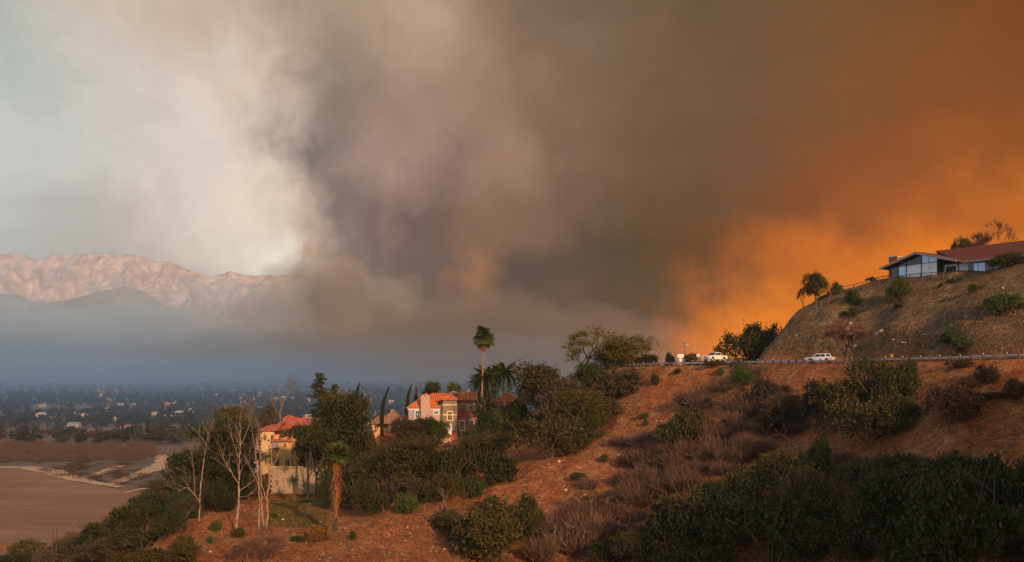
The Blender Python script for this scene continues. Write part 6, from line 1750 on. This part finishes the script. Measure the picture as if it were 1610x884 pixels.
WIRE = mat('dark_wire', (0.10, 0.075, 0.06), 0.7, 0.3)
def fence(name, pts, H, label, gap, bars, pm=RUSTY, pr=.045, wires=(), mesh_wires=True):
    """pts world points on the ground"""
    R = empty(name, pts[0]); tag(R, label, 'fence'); o0 = Vector(pts[0])
    L = [(Vector(b) - Vector(a)).length for a, b in zip(pts[:-1], pts[1:])]; tot = sum(L); n = max(2, int(tot / gap)); P = []
    for i in range(n + 1):
        t = tot * i / n
        for a, b, l in zip(pts[:-1], pts[1:], L):
            if t <= l + 1e-6: P.append(Vector(a).lerp(Vector(b), t / l)); break
            t -= l
    for p in P: p.z = hz(p.x, p.y) - .1
    pmz = MB().tube([(0, 0, -.3), (0, 0, H + .05)], pr, 6).mesh('post', pm)
    for p in P: obj('post', pmz, R, p - o0)
    for z in bars:
        m = MB()
        m.tube([p - o0 + Vector((0, 0, z)) for p in P], pr * .75, 5)
        m.build('rail', pm, R)
    m = MB()
    for z in wires: m.tube([p - o0 + Vector((0, 0, z)) for p in P], .009, 3, False)
    if mesh_wires:
        for a, b in zip(P[:-1], P[1:]):
            kk = max(2, int((b - a).length / .22))
            for j in range(kk):
                q = (a.lerp(b, j / kk)) - o0; q2 = (a.lerp(b, min(1, (j + 3) / kk))) - o0
                m.tube([q + Vector((0, 0, .05)), q2 + Vector((0, 0, H))], .007, 3, False)
                m.tube([q2 + Vector((0, 0, .05)), q + Vector((0, 0, H))], .007, 3, False)
    if m.v: m.build('wire_mesh', WIRE, R)['kind'] = 'stuff'
fp = [at(1301, 463, 193), at(1303, 461, 197), at(1326, 452, 197), at(1350, 447, 195.5), at(1375, 443, 194), at(1398, 441, 191), at(1424, 437, 188), at(1452, 434, 184.5), at(1483, 430, 181)]
fence('chain_link_fence', [tuple(p) for p in fp], 1.5, 'rusty wire fence along the crest in front of the hilltop house', 2.3, (1.5, .1), pr=.09, wires=(.5, 1.0))
fp = [ground(px, py) for px, py in ((560, 812), (590, 808), (612, 805), (640, 803), (668, 805), (688, 807))]
fence('wire_fence', [tuple(p) for p in fp], 1.3, 'low wire fence on pale posts along the top of the red mound', 2.0, (), DEAD_WOOD, .05, wires=(.3, .6, .9, 1.2), mesh_wires=False)

# ---- vehicles -----------------------------------------------------
CARW = mat('white_car_paint', (0.78, 0.77, 0.76), 0.28, 0.0, scale=0.8, var=0.03, spec=0.6)
CARG = mat_glass('tinted_car_glass', (0.012, 0.014, 0.018), 0.06)
RUB = mat('tyre_rubber', (0.02, 0.02, 0.02), 0.9); RIM = mat('alloy_rim', (0.35, 0.35, 0.36), 0.35, 0.8); CHROME = mat('chrome_trim', (0.55, 0.56, 0.6), 0.2, 0.9)
BLK = mat('black_plastic', (0.015, 0.015, 0.015), 0.6); TAIL = mat('red_tail_lamp', (0.5, 0.02, 0.03), 0.3); LAMP = mat('clear_lamp_lens', (0.6, 0.62, 0.68), 0.15); AMB = mat('orange_decal', (0.8, 0.22, 0.05), 0.5)
def car_body(prof_side, w, mt, name, R, inset=.0):
    """x forward; profile (x,z) swept over the width, bevelled"""
    me = MB().prism(prof_side, -w / 2, w / 2).mesh(name, mt)
    o = obj(name, me, R)
    b = o.modifiers.new('bevel', 'BEVEL'); b.width = .06; b.segments = 3; b.limit_method = 'ANGLE'; b.angle_limit = math.radians(25)
    return o
def greenhouse(z0, z1, lo, hi, w0, w1, mt, name, R):
    """tapered cabin: lo=(x0,x1) at z0, hi=(x0,x1) at z1"""
    m = MB(); A = [(lo[0], -w0, z0), (lo[1], -w0, z0), (lo[1], w0, z0), (lo[0], w0, z0)]; B = [(hi[0], -w1, z1), (hi[1], -w1, z1), (hi[1], w1, z1), (hi[0], w1, z1)]
    for i in range(4): j = (i + 1) % 4; m.poly([A[i], A[j], B[j], B[i]])
    m.poly(B); m.poly(A[::-1]); o = m.build(name, mt, R)
    b = o.modifiers.new('bevel', 'BEVEL'); b.width = .05; b.segments = 2
    return o
def wheel(x, y, r, w, R):
    s = 1 if y > 0 else -1
    t = MB().tube([(0, -w / 2, 0), (0, -w / 2 + .03, 0), (0, w / 2 - .03, 0), (0, w / 2, 0)], [r * .92, r, r, r * .92], 20).build('wheel', RUB, R, (x, y, r))
    MB().tube([(0, s * (w / 2 + .002), 0), (0, s * (w / 2 + .03), 0)], [r * .62, r * .5], 10).build('rim', RIM, t)
def side_glass(R, pts, y, s, name='side_window'):
    """pts (x,z); the pane leans with the cabin"""
    z0 = min(p[1] for p in pts)
    m = MB(); a = [(x, s * (y + .012 - (z - z0) * .28), z) for x, z in pts]; b = [(x, s * (y - .03 - (z - z0) * .28), z) for x, z in pts]
    m.poly(a); m.poly(b[::-1])
    for i in range(len(pts)): j = (i + 1) % len(pts); m.poly([a[i], a[j], b[j], b[i]])
    m.build(name, CARG, R)
def arch_prof(front, rear, top, xw, rw, zb):
    """under-edge with wheel arches, from front to rear"""
    out = []
    for x in xw:
        out.append((x + rw, zb))
        for i in range(1, 8): a = math.pi * i / 8; out.append((x + rw * math.cos(a), zb + .12 + rw * .86 * math.sin(a)))
        out.append((x - rw, zb))
    return out
def pickup():
    ph = math.radians(180 + 40); g = Vector(at(1124, 569.4, 206)); g.z += .06
    R = empty('pickup_truck', g, ph); tag(R, 'white crew cab pickup truck driving down the road at the foot of the hill', 'pickup truck')
    w = 2.0; zb = .5
    top = [(-2.9, 1.12), (-2.9, .6)]
    prof = [(2.92, .62), (2.86, 1.08), (2.7, 1.2), (1.25, 1.30), (1.1, 1.30), (-2.88, 1.28), (-2.92, .62)] 
    und = arch_prof(0, 0, 0, (-1.85, 1.85), .52, zb)[::1]
    # build under edge rear -> front
    u = []
    for x in (-1.85, 1.85):
        u.append((x - .52, zb))
        for i in range(7, 0, -1): a = math.pi * i / 8; u.append((x + .52 * math.cos(a), zb + .1 + .45 * math.sin(a)))
        u.append((x + .52, zb))
    car_body(prof[::-1][0:0] + [(-2.92, .62)] + u + [(2.92, .62)] + prof[1:-1], w, CARW, 'body', R)
    greenhouse(1.29, 1.93, (-1.02, 1.28), (-.85, .52), .92, .76, CARW, 'cabin', R)
    for s in (-1, 1):
        side_glass(R, [(.98, 1.36), (.50, 1.84), (.14, 1.84), (.14, 1.36)], .915, s); side_glass(R, [(.04, 1.36), (.04, 1.84), (-.72, 1.84), (-.82, 1.36)], .915, s)
        for x in (-1.85, 1.85): wheel(x, s * .86, .40, .28, R)
        MB().b2((2.62, s * .66 - .24, .90), (2.915, s * .66 + .24, 1.08)).build('headlight', LAMP, R)
        MB().b2((-2.945, s * .9 - .09, .88), (-2.86, s * .9 + .09, 1.22)).build('tail_light', TAIL, R)
        MB().b2((.95, s * 1.02 - .12, 1.30), (1.1, s * 1.02 + .12, 1.50)).build('wing_mirror', BLK, R)
        for x in (.1, -.95): MB().b2((x - .02, s * 1.0 - .004, .7), (x + .0, s * 1.0 + .006, 1.26)).build('door_seam', BLK, R)
    m = MB().poly([(1.265, -.80, 1.36), (1.265, .80, 1.36), (.56, .68, 1.90), (.56, -.68, 1.90)]); m.poly([(1.22, -.80, 1.34), (.51, -.68, 1.87), (.51, .68, 1.87), (1.22, .80, 1.34)])
    m.build('windscreen', CARG, R)
    gr = MB().b2((2.86, -.42, .80), (2.935, .42, 1.06)).build('grille', BLK, R); MB().b2((2.936, -.42, .90), (2.95, .42, .95)).build('grille_bar', CHROME, gr)
    MB().b2((2.8, -.98, .50), (3.0, .98, .72)).build('bumper', CHROME, R)
    MB().b2((-2.8, -.86, 1.284), (-1.1, .86, 1.30)).build('cargo_bed', BLK, R)
    MB().b2((-3.0, -.95, .5), (-2.93, .95, .7)).build('rear_bumper', CHROME, R)
pickup()
def suv():
    ph = math.radians(180 - 33); g = Vector(at(1289, 568, 182)); g.z = ZC + (HY - 572) / F * 177 + .125
    R = empty('suv', g, ph); tag(R, 'white sport utility car with dark windows and red tail decal seen from behind its side', 'car')
    zb = .42; u = []
    for x in (-1.45, 1.45):
        u.append((x - .45, zb))
        for i in range(7, 0, -1): a = math.pi * i / 8; u.append((x + .45 * math.cos(a), zb + .08 + .42 * math.sin(a)))
        u.append((x + .45, zb))
    car_body([(-2.48, .5)] + u + [(2.45, .48), (2.48, .85), (2.3, 1.02), (1.2, 1.12), (-2.38, 1.14), (-2.5, .9)], 1.98, CARW, 'body', R)
    greenhouse(1.13, 1.76, (-2.36, 1.25), (-2.0, .35), .92, .74, CARW, 'cabin', R)
    for s in (-1, 1):
        side_glass(R, [(1.0, 1.18), (.36, 1.66), (-.28, 1.66), (-.28, 1.18)], .915, s); side_glass(R, [(-.36, 1.18), (-.36, 1.66), (-1.1, 1.66), (-1.2, 1.18)], .915, s)
        side_glass(R, [(-1.42, 1.22), (-1.34, 1.66), (-1.95, 1.66), (-2.14, 1.24)], .915, s)
        for x in (-1.45, 1.45): wheel(x, s * .86, .37, .26, R)
        MB().b2((-2.52, s * .8 - .14, .92), (-2.34, s * .8 + .196, 1.12)).build('tail_light', TAIL, R)
        MB().b2((2.2, s * .7 - .2, .8), (2.475, s * .7 + .2, .95)).build('headlight', LAMP, R)
        m = MB()
        m.poly([(-2.44, s * .996, .62), (-2.1, s * .996, .62), (-1.82, s * .996, 1.06), (-2.12, s * .996, 1.08)]); m.build('decal', AMB if s > 0 else TAIL, R)
        MB().b2((.95, s * 1.02 - .1, 1.14), (1.08, s * 1.02 + .1, 1.30)).build('wing_mirror', CARW, R)
        MB().b2((-.34, s * .99 - .004, .6), (-.30, s * .99 + .006, 1.12)).build('door_seam', BLK, R)
        MB().b2((-1.9, s * .62 - .02, 1.80), (.2, s * .62 + .02, 1.84)).build('roof_rail', BLK, R)
    m = MB().poly([(-2.355, -.76, 1.2), (-2.355, .76, 1.2), (-2.07, .66, 1.69), (-2.07, -.66, 1.69)]); m.poly([(-2.3, -.76, 1.2), (-2.02, -.66, 1.66), (-2.02, .66, 1.66), (-2.3, .76, 1.2)]); m.build('rear_window', CARG, R)
    m = MB().poly([(1.235, -.8, 1.18), (1.235, .8, 1.18), (.42, .68, 1.72), (.42, -.68, 1.72)]); m.poly([(1.18, -.8, 1.16), (.37, -.68, 1.69), (.37, .68, 1.69), (1.18, .8, 1.16)]); m.build('windscreen', CARG, R)
    MB().b2((-2.25, -.7, 1.74), (-1.95, .7, 1.80)).build('spoiler', BLK, R)
    MB().b2((-2.56, -.92, .45), (-2.44, .92, .68)).build('bumper', BLK, R)
    MB().b2((-2.525, -.25, .78), (-2.50, .25, .9)).build('licence_plate', LAMP, R)
suv()
# low earth bank with timber behind the pickup
MB().box((0, 0, .4), (9.5, .35, .8), -.12).build('garden_wall', mat('brown_timber', (0.16, 0.09, 0.06), .9), None, at(1170, 569, 212))
w_ = COL.objects[-1]
for o in COL.objects:
    if o.name == 'garden_wall': tag(o, 'low brown timber wall behind the pickup at the foot of the hill', 'wall')

# ------------------------------------------------------------------ stones, dry grass and litter on the slopes
STONE = mat_leaf('pale_stones', (0.30, 0.19, 0.12), (0.72, 0.52, 0.36), 0.9, 0.0, 0.1)
ROCKM = mat('pale_rock', (0.55, 0.42, 0.32), 0.9, scale=2, c2=(0.33, 0.24, 0.17), bump=0.05)
def stones():
    rs = np.random.RandomState(12); pts = []
    zones = [(850, 1080, 600, 860, 900), (400, 720, 815, 884, 620), (740, 980, 720, 880, 500), (1000, 1240, 578, 700, 450), (1200, 1610, 430, 556, 900), (300, 560, 780, 884, 400), (1300, 1610, 575, 760, 220), (620, 730, 700, 800, 60), (820, 1000, 640, 780, 300)]
    for x0, x1, y0, y1, n in zones:
        for _ in range(n):
            pts.append((rs.uniform(x0, x1), rs.uniform(y0, y1)))
    pts = np.array(pts)
    dens = vnoise2(pts[:, 0] / 32, pts[:, 1] / 20)
    pts = pts[rs.rand(len(pts)) < (dens - .34) * 3.6]
    G = np.array([tuple(ground(a, b)) for a, b in pts])
    ok = road_dist(G[:, 0], G[:, 1]) > 1.2; G = G[ok]; n = len(G)
    s = np.exp(rs.normal(math.log(.10), .5, n)); s = np.clip(s, .05, .45)
    V0 = np.array([(1, 0, 0), (-1, 0, 0), (0, 1, 0), (0, -1, 0), (0, 0, .7), (0, 0, -.6)], float)
    V = G[:, None] + (V0[None] * rs.uniform(.6, 1.3, (n, 6, 1)) + rs.normal(0, .12, (n, 6, 3))) * s[:, None, None]
    fb = np.array([(0, 2, 4), (2, 1, 4), (1, 3, 4), (3, 0, 4), (2, 0, 5), (1, 2, 5), (3, 1, 5), (0, 3, 5)])
    Fc = (np.arange(n)[:, None, None] * 6 + fb[None]).reshape(-1, 3)
    return mesh_np('stones', V.reshape(-1, 3), Fc, [STONE], attrs={'rnd': np.repeat(rs.rand(n) ** 1.6, 6)})
tag(obj('loose_stones', stones()), 'pale loose stones scattered over the dry slopes', None, None, 'stuff')

def grass(name, label, zones, n, hmin, hmax, m, seed, thr=.35, wdt=.018, sc=(40, 24), lean=.5):
    rs = np.random.RandomState(seed); pts = []
    tot = sum(z[4] for z in zones)
    for x0, x1, y0, y1, wt in zones:
        k = int(n * wt / tot); pts.append(np.stack([rs.uniform(x0, x1, k), rs.uniform(y0, y1, k)], 1))
    pts = np.concatenate(pts)
    pts = pts[vnoise2(pts[:, 0] / sc[0] + seed, pts[:, 1] / sc[1]) > thr]
    # march all rays together
    dx = (pts[:, 0] - 805) / F; dz = (HY - pts[:, 1]) / F; hit = np.full(len(pts), np.nan)
    for Y_ in np.arange(96, 262, 1.5):
        t = np.isnan(hit)
        if not t.any(): break
        h = GRIDH(dx[t] * Y_, np.full(t.sum(), Y_)); zz = ZC + dz[t] * Y_
        idx = np.where(t)[0][zz < h]; hit[idx] = Y_ - .75
    ok = ~np.isnan(hit); pts, hit, dx = pts[ok], hit[ok], dx[ok]
    X = dx * hit + rs.normal(0, .35, len(hit)); Yy = hit + rs.uniform(-.9, .9, len(hit)); Z = GRIDH(X, Yy)
    ok = (road_dist(X, Yy) > .9); X, Yy, Z = X[ok], Yy[ok], Z[ok]
    # not across the road surface
    nb = 5; k = len(X)
    b = np.stack([X, Yy, Z - .03], 1)[:, None] + rs.normal(0, .16, (k, nb, 3)) * np.array([1, 1, 0])
    h = rs.uniform(hmin, hmax, (k, nb, 1)); d = rs.normal(0, lean, (k, nb, 3)); d[..., 2] = 1
    e = b + d * h; s = rs.normal(0, 1, (k, nb, 3)); s[..., 2] = 0; s /= np.linalg.norm(s, axis=2)[..., None] + 1e-6; s *= wdt
    V = np.stack([b - s, b + s, e], 2).reshape(-1, 3)
    me = mesh_np(name, V, np.arange(len(V)).reshape(-1, 3), [m], attrs={'rnd': np.repeat(rs.rand(k * nb), 3)})
    return tag(obj(name, me), label, None, None, 'stuff')
def GRIDH(x, y):
    i = np.clip(np.searchsorted(gx, x) - 1, 0, nx - 2); j = np.clip(np.searchsorted(gy, y) - 1, 0, ny - 2)
    u = np.clip((x - gx[i]) / (gx[i + 1] - gx[i]), 0, 1); v = np.clip((y - gy[j]) / (gy[j + 1] - gy[j]), 0, 1)
    return (GZ[j, i] * (1 - u) + GZ[j, i + 1] * u) * (1 - v) + (GZ[j + 1, i] * (1 - u) + GZ[j + 1, i + 1] * u) * v
grass('dry_grass', 'short straw-coloured dry grass on the bare slopes', [(820, 1260, 578, 860, 5), (1190, 1610, 420, 560, 5), (1280, 1610, 572, 780, 4), (300, 740, 800, 884, 3)], 34000, .10, .34, STRAW, 3, .42)
grass('brown_weeds', 'low brown weeds and litter on the slopes', [(820, 1300, 590, 884, 5), (1190, 1610, 420, 560, 3), (1280, 1610, 590, 884, 5), (240, 740, 780, 884, 4)], 26000, .12, .5, PURPLE, 7, .45, .02)
grass('dark_litter', 'dark dry twigs and seedlings on the slopes', [(820, 1300, 590, 884, 4), (1190, 1610, 420, 560, 5), (1280, 1610, 590, 884, 4), (240, 740, 780, 884, 3)], 20000, .06, .3, BROWN, 11, .5, .03, (14, 9), 1.0)
grass('green_grass', 'patch of green grass below the yellow mansion', [(420, 515, 776, 830, 1)], 7000, .08, .25, GREEN, 13, .1, .025)
# a few boulders
def boulder(px, py, s, lab):
    g = ground(px, py); bm = bmesh.new(); bmesh.ops.create_icosphere(bm, subdivisions=3, radius=1)
    for v in bm.verts:
        v.co = v.co * (1 + .35 * mnoise.noise(v.co * 1.3 + Vector((px, py, 0)))) ; v.co.z *= .7
        v.co *= s
    me = bpy.data.meshes.new('boulder'); bm.to_mesh(me); bm.free(); me.materials.append(ROCKM)
    return tag(obj('boulder', me, loc=g + Vector((0, 0, s * .25))), lab, 'rock')
boulder(1378, 529, .62, 'pale rock on the cut slope above the leafless tree')
boulder(1386, 526, .45, 'smaller pale rock touching the one above the leafless tree')
boulder(1345, 547, .4, 'pale rock behind the branches of the leafless tree')
boulder(796, 676, .9, 'pale boulder on the slope below the last window of the big house')
boulder(806, 666, .6, 'smaller pale boulder above the one by the big house')
boulder(748, 709, .55, 'pale boulder beside the citrus bush with orange fruit')
boulder(826, 782, .35, 'white stone in the dirt at the left of the bare slope')
boulder(600, 757, .8, 'pale rock showing through the trees on the bank')
# fallen dead branches above the oaks and a broken stump in the brush
def dead_branch(px, py, label, L=3.5, seed=1, up=.35, az=0.5):
    g = ground(px, py); rs = np.random.RandomState(seed); m = MB()
    limbs(m, rs, Vector((0, 0, .1)), (math.cos(az), math.sin(az), up), L * .4, .08, 4, .6, .05, .75, (2, 3), 5)
    tag(m.build('dead_branch', DEAD_WOOD, None, g), label, 'branch')
dead_branch(1262, 705, 'long pale fallen branch above the bright-edged bush', 5, 3, .3, 2.6)
dead_branch(1240, 600, 'bare pale branch standing up in the brush below the guardrail', 6, 4, 1.5, 0)
dead_branch(1276, 604, 'broken bare stem with a light top below the guardrail', 5, 5, 2.5, 1)
dead_branch(1262, 640, 'pale fork of dead wood in the middle of the brush', 6, 6, .9, 2)
dead_branch(888, 850, 'upright pale dead stem in the brush at the bottom', 4, 8, 3, 1)
dead_branch(960, 830, 'tangle of dead wood above the low dark shrub at the bottom', 5, 9, .5, .3)
dead_branch(706, 812, 'leaning dead sticks at the right end of the wire fence', 5, 10, 1, 2.2)
dead_branch(680, 812, 'fallen dead wood beside the last fence post', 4, 12, .4, .2)
